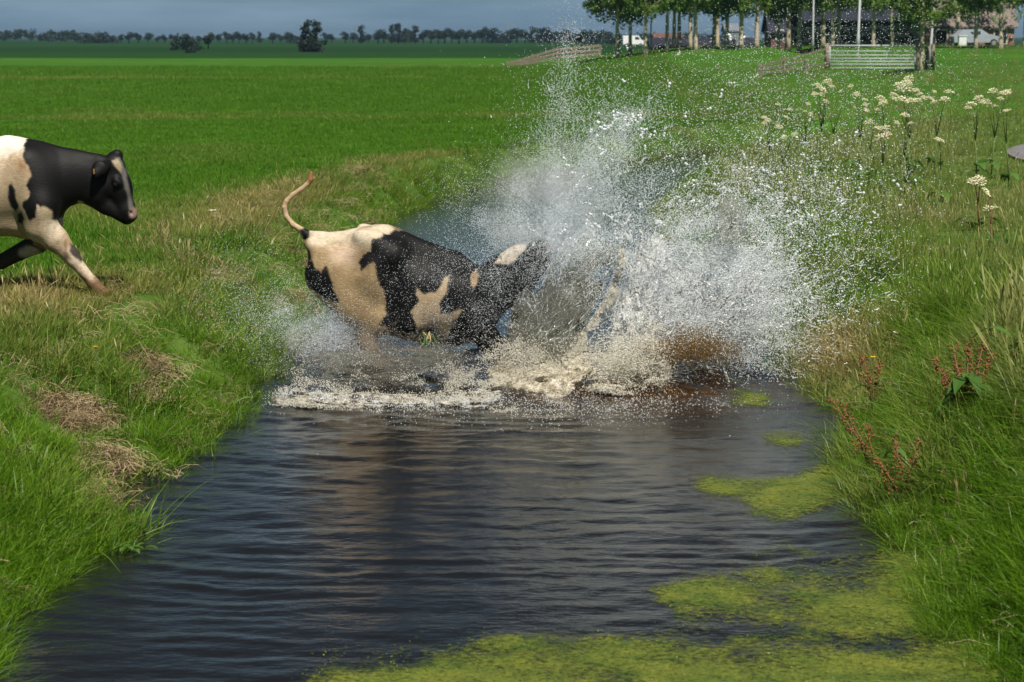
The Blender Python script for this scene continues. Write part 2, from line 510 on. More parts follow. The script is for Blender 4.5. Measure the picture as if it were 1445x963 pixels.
def build_water():
    ys = np.concatenate([np.arange(-4, 9.0, .25), np.geomspace(9.0, 68, 740)])
    ts = np.linspace(-1, 1, 230)
    Y, T = np.meshgrid(ys, ts, indexing='ij')
    X = (xL(Y) + xR(Y)) / 2 + T * 3.2
    V = np.stack([X, Y, wave_z(X, Y)], -1).reshape(-1, 3)
    n, m = X.shape
    i, j = np.meshgrid(np.arange(n - 1), np.arange(m - 1), indexing='ij')
    F = np.stack([i * m + j, i * m + j + 1, (i + 1) * m + j + 1, (i + 1) * m + j], -1).reshape(-1, 4)
    w = bpy.data.materials.new('ditch_water'); w.use_nodes = True
    nt = w.node_tree; N, K = nt.nodes.new, nt.links.new
    b = nt.nodes['Principled BSDF']
    b.inputs['Roughness'].default_value = .06
    b.inputs['IOR'].default_value = 1.333
    b.inputs['Specular IOR Level'].default_value = .5
    g = N('ShaderNodeNewGeometry')
    # peaty water stirred up to brown near the splash
    sub = N('ShaderNodeVectorMath'); sub.operation = 'DISTANCE'; sub.inputs[1].default_value = (1.35, 19.9, 0)
    K(g.outputs['Position'], sub.inputs[0])
    n_ = N('ShaderNodeTexNoise'); n_.inputs['Scale'].default_value = 1.6; n_.inputs['Detail'].default_value = 5
    K(g.outputs['Position'], n_.inputs['Vector'])
    ad = N('ShaderNodeMath'); ad.operation = 'MULTIPLY_ADD'; ad.inputs[1].default_value = 1.6; K(n_.outputs['Fac'], ad.inputs[0]); K(sub.outputs['Value'], ad.inputs[2])
    r = N('ShaderNodeValToRGB')
    r.color_ramp.elements[0].position = .30; r.color_ramp.elements[0].color = (.055, .026, .006, 1)
    r.color_ramp.elements[1].position = .75; r.color_ramp.elements[1].color = (.007, .006, .005, 1)
    dv = N('ShaderNodeMath'); dv.operation = 'DIVIDE'; dv.inputs[1].default_value = 3.2; K(ad.outputs[0], dv.inputs[0])
    K(dv.outputs[0], r.inputs['Fac']); K(r.outputs['Color'], b.inputs['Base Color'])
    mp_ = N('ShaderNodeMapping'); mp_.inputs['Scale'].default_value = (13, 22, 13)
    n2 = N('ShaderNodeTexNoise'); n2.inputs['Scale'].default_value = 1; n2.inputs['Detail'].default_value = 4
    K(g.outputs['Position'], mp_.inputs['Vector']); K(mp_.outputs['Vector'], n2.inputs['Vector'])
    bp = N('ShaderNodeBump'); bp.inputs['Strength'].default_value = .32; bp.inputs['Distance'].default_value = .012
    K(n2.outputs['Fac'], bp.inputs['Height']); K(bp.outputs['Normal'], b.inputs['Normal'])
    tag(obj('water', mesh('water', V, F), w), 'dark rippled water of the ditch', kind='structure')
build_water()

# ------------------------------------------------------------------ instanced stuff (grass, weed flakes)
def scatter(name, pts, rot, scale, protos, idx=None, attrs=None):
    me = bpy.data.meshes.new(name)
    n = len(pts)
    me.vertices.add(n)
    me.vertices.foreach_set('co', np.asarray(pts, np.float32).ravel())
    def put(nm, typ, arr, key='value'):
        a = me.attributes.new(nm, typ, 'POINT')
        a.data.foreach_set(key, np.ascontiguousarray(arr).ravel())
    put('rot', 'FLOAT_VECTOR', np.asarray(rot, np.float32), 'vector')
    sc = np.asarray(scale, np.float32)
    if sc.ndim == 1: sc = np.repeat(sc[:, None], 3, 1)
    put('scl', 'FLOAT_VECTOR', sc, 'vector')
    put('idx', 'INT', np.asarray(idx if idx is not None else rng.integers(0, len(protos), n), np.int32))
    for k, v in (attrs or {}).items():
        put(k, 'FLOAT', np.asarray(v, np.float32))
    o = bpy.data.objects.new(name, me)
    SC.collection.objects.link(o)
    col = bpy.data.collections.new(name + '_source')
    for k, p in enumerate(protos):
        q = bpy.data.objects.new('%s_source_%02d' % (name, k), p)
        col.objects.link(q)
    ng = bpy.data.node_groups.new(name + '_scatter', 'GeometryNodeTree')
    ng.interface.new_socket('Geometry', in_out='INPUT', socket_type='NodeSocketGeometry')
    ng.interface.new_socket('Geometry', in_out='OUTPUT', socket_type='NodeSocketGeometry')
    N, K = ng.nodes.new, ng.links.new
    gi, go = N('NodeGroupInput'), N('NodeGroupOutput')
    ci = N('GeometryNodeCollectionInfo')
    ci.inputs['Collection'].default_value = col
    ci.inputs['Separate Children'].default_value = True
    ci.inputs['Reset Children'].default_value = True
    ip = N('GeometryNodeInstanceOnPoints')
    ip.inputs['Pick Instance'].default_value = True
    def named(nm, t):
        a = N('GeometryNodeInputNamedAttribute'); a.data_type = t; a.inputs['Name'].default_value = nm
        return a.outputs['Attribute']
    K(gi.outputs[0], ip.inputs['Points'])
    K(ci.outputs[0], ip.inputs['Instance'])
    K(named('idx', 'INT'), ip.inputs['Instance Index'])
    K(named('rot', 'FLOAT_VECTOR'), ip.inputs['Rotation'])
    K(named('scl', 'FLOAT_VECTOR'), ip.inputs['Scale'])
    K(ip.outputs[0], go.inputs[0])
    md = o.modifiers.new('scatter', 'NODES')
    md.node_group = ng
    return o

def tuft(name, nb, rad, hmin, hmax, wid, lean, droop, material, seed, segs=3, heads=0):
    g = np.random.default_rng(seed)
    V, F3, F4, T = [], [], [], []
    n = 0
    for b in range(nb):
        a, r = g.uniform(0, 6.283), rad * math.sqrt(g.uniform())
        p = np.array([r * math.cos(a), r * math.sin(a), -.02])
        la = a + g.normal(0, .9)
        out = np.array([math.cos(la), math.sin(la), 0])
        h = g.uniform(hmin, hmax)
        le, dr = abs(g.normal(0, lean)) + .05, g.uniform(0, droop)
        fa = g.uniform(0, 6.283)
        side = np.array([math.cos(fa), math.sin(fa), 0]) * wid * g.uniform(.6, 1.25) / 2
        tone = g.uniform()
        for s in range(segs + 1):
            t = s / segs
            c = p + out * h * (le * t + dr * t * t) + np.array([0, 0, h * (t - .45 * dr * t * t - .25 * le * t * t)])
            w = side * (1 - t ** 1.8) + side * .03
            V += [c - w, c + w]
            T += [tone, tone]
        for s in range(segs):
            k = n + 2 * s
            F4.append([k, k + 1, k + 3, k + 2])
        n += 2 * segs + 2
    for b in range(heads):             # flowering stalks with a narrow seed head
        a, r = g.uniform(0, 6.283), rad * math.sqrt(g.uniform())
        p = np.array([r * math.cos(a), r * math.sin(a), 0])
        h = g.uniform(hmax * .95, hmax * 1.5)
        la = g.uniform(0, 6.283)
        out = np.array([math.cos(la), math.sin(la), 0]) * abs(g.normal(0, .22))
        side = np.array([-math.sin(la), math.cos(la), 0])
        pr = [(0, .0022), (.4, .002), (.72, .0018), (.76, .006), (.86, .008), (.95, .005), (1, .001)]
        for t, w in pr:
            c = p + out * h * t * t + np.array([0, 0, h * t])
            V += [c - side * w, c + side * w]
            T += [1.0, 1.0]
        for s in range(len(pr) - 1):
            k = n + 2 * s
            F4.append([k, k + 1, k + 3, k + 2])
        n += 2 * len(pr)
    me = mesh(name, V, np.array(F4))
    a = me.attributes.new('tone', 'FLOAT', 'POINT')
    a.data.foreach_set('value', np.array(T, np.float32))
    me.materials.append(material)
    return me

PATH_C, PATH_R, PATH_W = np.array([14.98, 43.0]), 4.6, 2.6
def on_path(x, y):
    d = np.abs(np.hypot(x - PATH_C[0], (y - PATH_C[1]) * .62) - PATH_R)
    return d < PATH_W / 2 * .95

def cone_pts(n, y0, y1, power, xmin=None, xmax=None, margin=1.6):
    """random ground points in the wedge in front of the camera; power sets how density falls with distance"""
    u = rng.uniform(0, 1, n)
    if abs(power - 1) < 1e-6: y = y0 * (y1 / y0) ** u
    else: y = (y0 ** (1 - power) + u * (y1 ** (1 - power) - y0 ** (1 - power))) ** (1 / (1 - power))
    w = .213 * y + margin
    x = rng.uniform(-1, 1, n) * w
    return x, y

def lay(name, x, y, protos, smin, smax, dry, tilt=.12, grow=None, sink=0.0):
    n = len(x)
    z = ground(x, y)
    rot = np.stack([rng.normal(0, tilt, n), rng.normal(0, tilt, n), rng.uniform(0, 6.283, n)], 1)
    s = rng.uniform(smin, smax, n)
    if grow is not None: s = s * grow
    return scatter(name, np.stack([x, y, z - sink], 1), rot, s, protos, None, {'dry': dry})

# ------------------------------------------------------------------ grass
def build_grass():
    lush = [tuft('bank_tuft', 40, .15, .07, .44, .0110, .48, .95, M['bank_blade'], 100 + k) for k in range(5)]
    lush += [tuft('bank_tuft_b', 14, .12, .10, .26, .026, .7, .9, M['bank_blade'], 150 + k) for k in range(2)]
    rank = [tuft('meadow_tuft', 38, .17, .08, .44, .0095, .48, .95, M['meadow_blade'], 200 + k, heads=3) for k in range(5)]
    rank += [tuft('meadow_tuft_b', 12, .13, .12, .36, .028, .6, .8, M['meadow_blade'], 250 + k) for k in range(1)]
    short = [tuft('pasture_tuft', 70, .24, .05, .12, .009, .35, .5, M['pasture_blade'], 300 + k, segs=2) for k in range(4)]
    strawt = [tuft('dry_tuft', 26, .15, .12, .32, .006, .5, .6, M['bank_blade'], 400 + k, heads=5) for k in range(4)]

    # lush tufts on both banks
    x, y = cone_pts(60000, 9.5, 70, 1.75)
    x2, y2 = cone_pts(42000, 36, 72, .8)
    x, y = np.concatenate([x, x2]), np.concatenate([y, y2])
    sL, sR = xL(y) - x, x - xR(y)
    nL, nR = sL / bwL(y), sR / bwR(y)
    inl = (sL > -.03) & (nL < 1.25)
    inr = (sR > -.06) & (nR < 1.1)
    keep = (inl | inr)
    bare = np.zeros_like(x)
    for (px_, py_, r_) in ((105, 575, .30), (165, 640, .30), (150, 610, .22), (205, 520, .18), (205, 545, .13)):
        c = PG(px_, py_, .3)
        bare = np.maximum(bare, np.exp(-((x - c[0]) / r_) ** 2 - ((y - c[1]) / (r_ * 2.4)) ** 2))
    keep &= rng.uniform(0, 1, len(x)) > np.clip(bare * 1.5, 0, .97)
    keep &= rng.uniform(0, 1, len(x)) < .60 + .6 * fbm(x * 1.3, y * 1.0, None, 501, 3) + .3 * (y > 25) + .15 * inr
    x, y, inl, nL, nR, sR = x[keep], y[keep], inl[keep], nL[keep], nR[keep], sR[keep]
    n1 = fbm(x * 1.1, y * .8, None, 502, 3)
    dry = np.where(inl, (.45 + .5 * n1) * np.exp(-((nL - 1.15) / .4) ** 2) * sstep(14, 18, y) + .08 + .30 * n1,
                   .18 + .40 * n1 + .75 * np.exp(-((x - 2.85) / .35) ** 2 - ((y - 20.5) / 1.6) ** 2))
    grow = np.where(inl, .60 + .30 * np.clip(n1 * 2, -1, 1) + .15 * sstep(15, 11, y), .82 + .4 * n1) * np.where(inl & (nL > .75), .5, 1) * np.where(inl & (y > 18), .85, 1)
    grow = np.where(~inl & (nR < .25), grow * .75, grow)
    grow = np.where(np.hypot((x + 3.60) / .5, (y - 20.85) / .85) < 1, grow * .45, grow)
    tag(lay('bank_grass', x, y, lush, .75, 1.15, np.clip(dry, 0, 1), .16, grow), 'lush uneven green grass covering both ditch banks', kind='stuff')

    # tall meadow grass on the right, up to the gate
    x, y = cone_pts(84000, 10, 192, 1.35)
    sR = x - xR(y)
    nR = sR / bwR(y)
    wildR = (((nR > .75) & (y < 66)) | ((y >= 66) & (x > 4 + .02 * y))) & ~((np.abs(x - .163 * y) < 2.2) & (y > 128) & (y < 138))
    keep = wildR & ~on_path(x, y) & (rng.uniform(0, 1, len(x)) < .75 + .5 * fbm(x * .7, y * .5, None, 511, 3))
    x, y = x[keep], y[keep]
    n2 = fbm(x * .6, y * .45, None, 512, 3)
    dry = np.clip(.13 + .45 * n2 + .25 * sstep(130, 165, y), 0, 1)
    grow = (.78 + .6 * n2) * (1 - .35 * sstep(22, 60, y)) * (1 - .55 * np.exp(-((x - .2 * y) / 1.6) ** 2) * (y > 22) * (y < 45)) * (1 - .4 * np.exp(-((np.hypot(x - PATH_C[0], (y - PATH_C[1]) * .62) - PATH_R) / 2.2) ** 2))
    sx = 1 + .8 * sstep(40, 110, y)
    o = lay('meadow_grass', x, y, rank, .75, 1.15, dry, .14, np.maximum(grow, .25))
    tag(o, 'tall seeding meadow grass on the right of the ditch', kind='stuff')

    # short pasture
    x, y = cone_pts(78000, 15, 190, 1.15)
    sL, sR = xL(y) - x, x - xR(y)
    keep = ((sL / bwL(y) > .95) & (y < 66)) | ((y >= 66) & (x < 7 + .02 * y))
    x, y = x[keep], y[keep]
    nL = (xL(y) - x) / bwL(y)
    n3 = fbm(x * .5, y * .25, None, 521, 3)
    dry = np.clip(.04 + .25 * n3 + .70 * fbm(x * .035, y * .16, None, 523, 3) + .4 * np.exp(-((nL - 1.3) / .6) ** 2) * (y < 48), 0, 1)
    grow = (1 + .4 * np.exp(-((nL - 1.1) / .5) ** 2) * (y < 60)) * (1 + .5 * n3) * (1 + .9 * sstep(40, 150, y))
    grow = np.where(np.hypot((x + 3.60) / .5, (y - 20.95) / .75) < 1, grow * .5, grow)
    tag(lay('pasture_grass', x, y, short, .8, 1.25, dry, .08, grow), 'short bright green grass of the grazed pasture', kind='stuff')

    # straw-coloured rim along the left bank and clumps elsewhere
    x, y = cone_pts(34000, 13, 60, 1.6)
    sL, sR = xL(y) - x, x - xR(y)
    nL, nR = sL / bwL(y), sR / bwR(y)
    pL = np.exp(-((nL - 1.15 - .25 * vnoise(y * .5, 0 * y, None, 533)) / .42) ** 2) * (sL > 0) * sstep(13.5, 17, y) * np.clip(.30 + 1.5 * fbm(x * 1.0, y * .5, None, 531, 3), 0, 1)
    pR = .75 * np.exp(-((x - 2.95) / .30) ** 2 - ((y - 20.6) / 1.5) ** 2) + .05 * (nR > .2) * (1 + fbm(x, y, None, 532, 3)) * (sR > 0)
    keep = (rng.uniform(0, 1, len(x)) < .75 * np.maximum(pL, pR)) & ~on_path(x, y) & ~((np.hypot((x + 3.60) / .45, (y - 20.9) / .8) < 1))
    x, y = x[keep], y[keep]
    n4 = rng.uniform(.55, 1, len(x))
    tag(lay('dry_grass', x, y, strawt, .36, .70, n4, .35), 'straw coloured dry grass along the rim of the left bank', kind='stuff')
build_grass()

def build_thatch():
    st = []
    for k in range(4):
        g = np.random.default_rng(440 + k)
        mb = MB()
        for q_ in range(40):
            a, l = g.uniform(0, 6.28), g.uniform(.06, .20)
            c = np.array([g.normal(0, .09), g.normal(0, .09), abs(g.normal(.02, .02))])
            d = np.array([math.cos(a), math.sin(a), g.normal(-.05, .22)]) * l / 2
            w = np.array([-math.sin(a), math.cos(a), .3]) * g.uniform(.0009, .0021)
            m_ = c + np.array([0, 0, .02])
            mb.add([c - d - w, c - d + w, m_ + w, m_ - w, c + d + w, c + d - w], [[0, 1, 2, 3], [3, 2, 4, 5]])
        me_ = mesh('thatch', np.concatenate(mb.V), [np.concatenate(v) for v in mb.F.values()], False)
        me_.materials.append(mat('dead_straw', [(.27, .20, .11), (.20, .145, .075), (.33, .26, .15), (.13, .095, .05)][k], .8, .2, 20))
        st.append(me_)
    P_ = []
    for (px_, py_, r_, n_) in ((105, 575, .25, 95), (165, 640, .22, 85), (150, 608, .16, 30), (205, 520, .16, 40), (205, 545, .12, 25), (520, 268, .5, 40)):
        c = PG(px_, py_, .3)
        P_.append(np.stack([rng.normal(c[0], r_ * .5, n_), rng.normal(c[1], r_ * 1.1, n_)], 1))
    m = 600                                     # and thinly all along the banks
    y = rng.uniform(11, 40, m); u = rng.uniform(.05, 1.3, m)
    lft = rng.uniform(0, 1, m) < .6
    P_.append(np.stack([np.where(lft, xL(y) - u * bwL(y), xR(y) + u * bwR(y)), y], 1))
    p = np.concatenate(P_)
    n_ = len(p)
    rot = np.stack([rng.normal(0, .3, n_), rng.normal(0, .3, n_), rng.uniform(0, 6.28, n_)], 1)
    tag(scatter('dead_thatch', np.stack([p[:, 0], p[:, 1], ground(p[:, 0], p[:, 1]) + .01], 1), rot, rng.uniform(.7, 1.3, n_), st), 'flattened dead straw lying in hollows of the bank', kind='stuff')
build_thatch()

def build_path():
    a = np.linspace(math.pi * .55, math.pi * 1.5, 60)
    w = np.linspace(-1, 1, 9)
    A, W = np.meshgrid(a, w, indexing='ij')
    r = PATH_R + W * PATH_W / 2
    X = PATH_C[0] + r * np.cos(A)
    Y = PATH_C[1] + r * np.sin(A) / .62
    V = np.stack([X, Y, ground(X, Y) + .05 + .02 * (1 - W * W)], -1).reshape(-1, 3)
    n, m = X.shape
    i, j = np.meshgrid(np.arange(n - 1), np.arange(m - 1), indexing='ij')
    F = np.stack([i * m + j, i * m + j + 1, (i + 1) * m + j + 1, (i + 1) * m + j], -1).reshape(-1, 4)
    tag(obj('path', mesh('path', V, F), mat('asphalt', (.16, .155, .17), .9, .25, 9, bump=.4)), 'grey asphalt path curving through the meadow', kind='structure')
build_path()

# ------------------------------------------------------------------ weed raft on the water
def build_weed():
    ys = np.geomspace(10.0, 22, 420)
    xs = np.arange(-1.6, 2.9, .02)
    Y, X = np.meshgrid(ys, xs, indexing='ij')
    A = weed_amt(X, Y)
    n, m = X.shape
    Z = wave_z(X, Y) + .005
    i, j = np.meshgrid(np.arange(n - 1), np.arange(m - 1), indexing='ij')
    F = np.stack([i * m + j, i * m + j + 1, (i + 1) * m + j + 1, (i + 1) * m + j], -1).reshape(-1, 4)
    ok = (A.ravel()[F].max(1) > .08)
    F = F[ok]
    used = np.unique(F)
    rem = np.full(n * m, -1); rem[used] = np.arange(len(used))
    V = np.stack([X, Y, Z], -1).reshape(-1, 3)[used]
    me = mesh('duckweed', V, rem[F])
    at = me.attributes.new('cover', 'FLOAT', 'POINT')
    at.data.foreach_set('value', A.ravel()[used].astype(np.float32))
    w = bpy.data.materials.new('water_weed'); w.use_nodes = True
    nt = w.node_tree; N, K = nt.nodes.new, nt.links.new
    b = nt.nodes['Principled BSDF']; out = nt.nodes['Material Output']
    b.inputs['Roughness'].default_value = .55
    b.inputs['Specular IOR Level'].default_value = .3
    g = N('ShaderNodeNewGeometry')
    def noise(sc, d):
        n_ = N('ShaderNodeTexNoise'); n_.inputs['Scale'].default_value = sc; n_.inputs['Detail'].default_value = d
        n_.inputs['Roughness'].default_value = .65
        K(g.outputs['Position'], n_.inputs['Vector']); return n_
    n1, n2, n3 = noise(26, 6), noise(3.5, 5), noise(90, 3)
    r = N('ShaderNodeValToRGB')
    r.color_ramp.elements[0].position = .32; r.color_ramp.elements[0].color = (.050, .095, .012, 1)
    r.color_ramp.elements[1].position = .68; r.color_ramp.elements[1].color = (.165, .185, .022, 1)
    K(n2.outputs['Fac'], r.inputs['Fac'])
    r3 = N('ShaderNodeValToRGB'); r3.color_ramp.elements[0].color = (.45, .45, .45, 1); r3.color_ramp.elements[1].color = (1.5, 1.5, 1.5, 1)
    r3.color_ramp.elements[0].position = .35; r3.color_ramp.elements[1].position = .65
    K(n3.outputs['Fac'], r3.inputs['Fac'])
    mu = N('ShaderNodeMix'); mu.data_type = 'RGBA'; mu.blend_type = 'MULTIPLY'; mu.inputs['Factor'].default_value = 1
    K(r.outputs['Color'], mu.inputs['A']); K(r3.outputs['Color'], mu.inputs['B'])
    K(mu.outputs['Result'], b.inputs['Base Color'])
    bp = N('ShaderNodeBump'); bp.inputs['Strength'].default_value = .8; bp.inputs['Distance'].default_value = .01
    K(n3.outputs['Fac'], bp.inputs['Height']); K(bp.outputs['Normal'], b.inputs['Normal'])
    ac = N('ShaderNodeAttribute'); ac.attribute_name = 'cover'
    # holes: keep weed where cover + noise is high
    s1 = N('ShaderNodeMath'); s1.operation = 'MULTIPLY_ADD'; s1.inputs[1].default_value = 2.2; s1.inputs[2].default_value = -1.15
    K(n1.outputs['Fac'], s1.inputs[0])
    s2 = N('ShaderNodeMath'); s2.operation = 'ADD'; K(s1.outputs[0], s2.inputs[0]); K(ac.outputs['Fac'], s2.inputs[1])
    s3 = N('ShaderNodeMapRange'); s3.inputs['From Min'].default_value = .22; s3.inputs['From Max'].default_value = .95
    K(s2.outputs[0], s3.inputs['Value'])
    tp = N('ShaderNodeBsdfTransparent'); ms = N('ShaderNodeMixShader')
    K(s3.outputs['Result'], ms.inputs[0]); K(tp.outputs[0], ms.inputs[1]); K(b.outputs[0], ms.inputs[2])
    K(ms.outputs[0], out.inputs['Surface'])
    tag(obj('duckweed', me, w), 'yellow green raft of duckweed and algae on the dark water', kind='stuff')
    # single flakes riding on and around the raft
    x = rng.uniform(-1.5, 2.8, 120000); y = 10 * (2.1 ** rng.uniform(0, 1, 120000))
    a = weed_amt(x, y)
    keep = rng.uniform(0, 1, len(x)) < np.clip(a * .38 * (.5 + 1.6 * fbm(x * 6, y * 4, None, 55, 3)) + .015 * (a > .01), 0, 1)
    x, y = x[keep], y[keep]
    leaf = []
    for k, c in enumerate(((.08, .13, .015), (.19, .21, .03), (.13, .165, .02))):
        mb = MB()
        for q in range(4):
            an = q * 1.7 + k
            o_ = np.array([math.cos(an), math.sin(an), 0]) * .006
            t = np.arange(6) * math.pi / 3
            mb.add(np.stack([np.cos(t) * .006, np.sin(t) * .0045, .001 + .002 * np.cos(t + k)], 1) + o_, [[0, 1, 2, 3], [0, 3, 4, 5]])
        me_ = mesh('flake', np.concatenate(mb.V), [np.concatenate(v) for v in mb.F.values()], False)
        me_.materials.append(mat('flake_green', c, .5, 0))
        leaf.append(me_)
    n_ = len(x)
    rot = np.stack([rng.normal(0, .25, n_), rng.normal(0, .25, n_), rng.uniform(0, 6.28, n_)], 1)
    tag(scatter('weed_flakes', np.stack([x, y, wave_z(x, y) + .009], 1), rot, rng.uniform(.18, .45, n_), leaf), 'loose duckweed leaves floating at the edge of the raft', kind='stuff')
build_weed()
#==SPLIT==

# ------------------------------------------------------------------ implicit bodies (one continuous surface each)
def surface_nets(F, org, h, relax=2):
    nx, ny, nz = F.shape
    S = F < 0
    acc = np.zeros((nx - 1, ny - 1, nz - 1, 3), np.float32)
    cnt = np.zeros((nx - 1, ny - 1, nz - 1), np.int16)
    C = [(a, b, c) for a in (0, 1) for b in (0, 1) for c in (0, 1)]
    sl = lambda A, c: A[c[0]:nx - 1 + c[0], c[1]:ny - 1 + c[1], c[2]:nz - 1 + c[2]]
    for p in C:
        for q in C:
            if q > p and sum(abs(i - j) for i, j in zip(p, q)) == 1:
                fa, fb = sl(F, p), sl(F, q)
                cross = sl(S, p) != sl(S, q)
                t = np.where(cross, fa / np.where(cross, fa - fb, 1), 0)
                for k in range(3):
                    acc[..., k] += np.where(cross, p[k] + t * (q[k] - p[k]), 0)
                cnt += cross
    act = cnt > 0
    idx = np.full(act.shape, -1, np.int64)
    idx[act] = np.arange(act.sum())
    ijk = np.argwhere(act)
    V = (ijk + acc[act] / cnt[act][:, None]) * h + np.asarray(org)
    Q = []
    for ax in range(3):
        u, v = (ax + 1) % 3, (ax + 2) % 3
        a = [slice(1, -1)] * 3; a[ax] = slice(0, -1)
        b = [slice(1, -1)] * 3; b[ax] = slice(1, None)
        s0, s1 = S[tuple(a)], S[tuple(b)]
        for flip in (0, 1):
            e = np.argwhere((s0 & ~s1) if not flip else (~s0 & s1))
            if not len(e): continue
            base = e.copy(); base[:, u] += 1; base[:, v] += 1
            def cell(du, dv):
                c = base.copy(); c[:, u] += du; c[:, v] += dv
                return idx[c[:, 0], c[:, 1], c[:, 2]]
            q = np.stack([cell(-1, -1), cell(0, -1), cell(0, 0), cell(-1, 0)], 1)
            Q.append(q if not flip else q[:, ::-1])
    Q = np.concatenate(Q)
    Q = Q[(Q >= 0).all(1)]
    for _ in range(relax):
        sm = np.zeros_like(V); c = np.zeros(len(V))
        for k in range(4):
            for d in (1, 3):
                np.add.at(sm, Q[:, k], V[Q[:, (k + d) % 4]])
                np.add.at(c, Q[:, k], 1)
        V = V * .5 + .5 * sm / np.maximum(c, 1)[:, None]
    return V, Q

class SDF:
    def __init__(self, lo, hi, h):
        self.h, self.lo = h, np.asarray(lo, float)
        n = np.ceil((np.asarray(hi, float) - self.lo) / h).astype(int) + 1
        self.ax = [self.lo[k] + np.arange(n[k]) * h for k in range(3)]
        self.F = np.full(n, 1.0, np.float32)
    def cone(self, a, b, ra, rb, sq=1.0, k=.04, sub=False, sqx=None):
        """tapered capsule a-b; sq squashes it sideways (along y)"""
        a, b = np.asarray(a, float), np.asarray(b, float)
        m = max(ra, rb) * max(1, sq) * 1.02 + k + 2 * self.h + .02
        sl = []
        for i in range(3):
            lo, hi = min(a[i], b[i]) - m, max(a[i], b[i]) + m
            s = np.clip(np.searchsorted(self.ax[i], [lo, hi]), 0, len(self.ax[i]))
            sl.append(slice(s[0], s[1]))
        if any(s.stop <= s.start for s in sl): return
        X, Y, Z = np.meshgrid(*[self.ax[i][sl[i]] for i in range(3)], indexing='ij')
        p = np.stack([X - a[0], (Y - a[1]) / sq, Z - a[2]], -1)
        e = np.array([b[0] - a[0], (b[1] - a[1]) / sq, b[2] - a[2]])
        L2 = max(e @ e, 1e-9)
        t = np.clip((p @ e) / L2, 0, 1)
        d = np.linalg.norm(p - t[..., None] * e, axis=-1) - (ra + (rb - ra) * t)
        d = d * min(1, .5 + .5 * sq)
        o = self.F[tuple(sl)]
        if sub:
            hh = np.maximum(k - np.abs(o + d), 0) / k
            self.F[tuple(sl)] = np.maximum(o, -d) + hh * hh * k / 4
        else:
            hh = np.maximum(k - np.abs(o - d), 0) / k
            self.F[tuple(sl)] = np.minimum(o, d) - hh * hh * k / 4
    def chain(self, pts, rads, sq=1.0, k=.03):
        for i in range(len(pts) - 1):
            self.cone(pts[i], pts[i + 1], rads[i], rads[i + 1], sq, k)
    def mesh(self, relax=2):
        return surface_nets(self.F, self.lo, self.h, relax)

def hide_mat():
    m = bpy.data.materials.new('cow_hide'); m.use_nodes = True
    nt = m.node_tree; N, K = nt.nodes.new, nt.links.new
    b = nt.nodes['Principled BSDF']
    a = N('ShaderNodeAttribute'); a.attribute_name = 'coat'
    t = N('ShaderNodeTexCoord')
    n = N('ShaderNodeTexNoise'); n.inputs['Scale'].default_value = 55; n.inputs['Detail'].default_value = 5
    mp_ = N('ShaderNodeMapping'); mp_.inputs['Scale'].default_value = (.5, 1, 1.6)
    K(t.outputs['Object'], mp_.inputs['Vector']); K(mp_.outputs['Vector'], n.inputs['Vector'])
    r = N('ShaderNodeValToRGB'); r.color_ramp.elements[0].position = .3; r.color_ramp.elements[1].position = .7
    r.color_ramp.elements[0].color = (.78, .76, .73, 1); r.color_ramp.elements[1].color = (1.15, 1.15, 1.15, 1)
    K(n.outputs['Fac'], r.inputs['Fac'])
    mu = N('ShaderNodeMix'); mu.data_type = 'RGBA'; mu.blend_type = 'MULTIPLY'; mu.inputs['Factor'].default_value = 1
    K(a.outputs['Color'], mu.inputs['A']); K(r.outputs['Color'], mu.inputs['B'])
    K(mu.outputs['Result'], b.inputs['Base Color'])
    b.inputs['Roughness'].default_value = .60
    b.inputs['Specular IOR Level'].default_value = .22
    b.inputs['Sheen Weight'].default_value = .01
    b.inputs['Sheen Roughness'].default_value = .4
    bp = N('ShaderNodeBump'); bp.inputs['Strength'].default_value = .4; bp.inputs['Distance'].default_value = .006
    K(n.outputs['Fac'], bp.inputs['Height']); K(bp.outputs['Normal'], b.inputs['Normal'])
    return m
M['hide'] = hide_mat()
M['eye'] = mat('dark_eye', (.012, .009, .008), .08, spec=.6)
M['horn'] = mat('hoof_horn', (.16, .09, .05), .6, .35, 14)

def paint(me, V, px, py, base, layers):
    """coat colour per vertex from side-view outlines; each layer: (outline, colour, softness px, wobble px)"""
    C = np.repeat(np.asarray(base, float)[None], len(V), 0)
    n1 = fbm(V[:, 0] * 14, V[:, 1] * 14, V[:, 2] * 14, 900, 4)
    dirt = np.clip(.5 + 1.1 * fbm(V[:, 0] * 4.2, V[:, 1] * 4, V[:, 2] * 5.5, 910, 4), 0, 1)
    C = C * (1 - .50 * dirt[:, None] * np.array([.72, 1.0, 1.25]))
    streak = np.clip(fbm(V[:, 0] * 16, V[:, 1] * 10, V[:, 2] * 5, 920, 4) * 2.2, 0, 1)
    C = C * (1 - .35 * streak[:, None] * np.array([.8, 1.0, 1.15]))
    C = C * (1 - .35 * np.clip(fbm(V[:, 0] * 32, V[:, 1] * 30, V[:, 2] * 22, 940, 3) * 1.8, 0, 1))[:, None]
    for poly, c, soft, wob in layers:
        if callable(poly): d = poly(px, py, V)
        else: d = poly_sd(px, py, poly)
        w = sstep(soft, -soft, d + wob * n1)
        C = C * (1 - w[:, None]) + np.asarray(c, float) * w[:, None]
    a = me.attributes.new('coat', 'FLOAT_COLOR', 'POINT')
    a.data.foreach_set('color', np.concatenate([C, np.ones((len(C), 1))], 1).astype(np.float32).ravel())

BLACK, CREAM, DIRTY = (.0030, .0030, .0036), (.58, .50, .39), (.46, .33, .19)

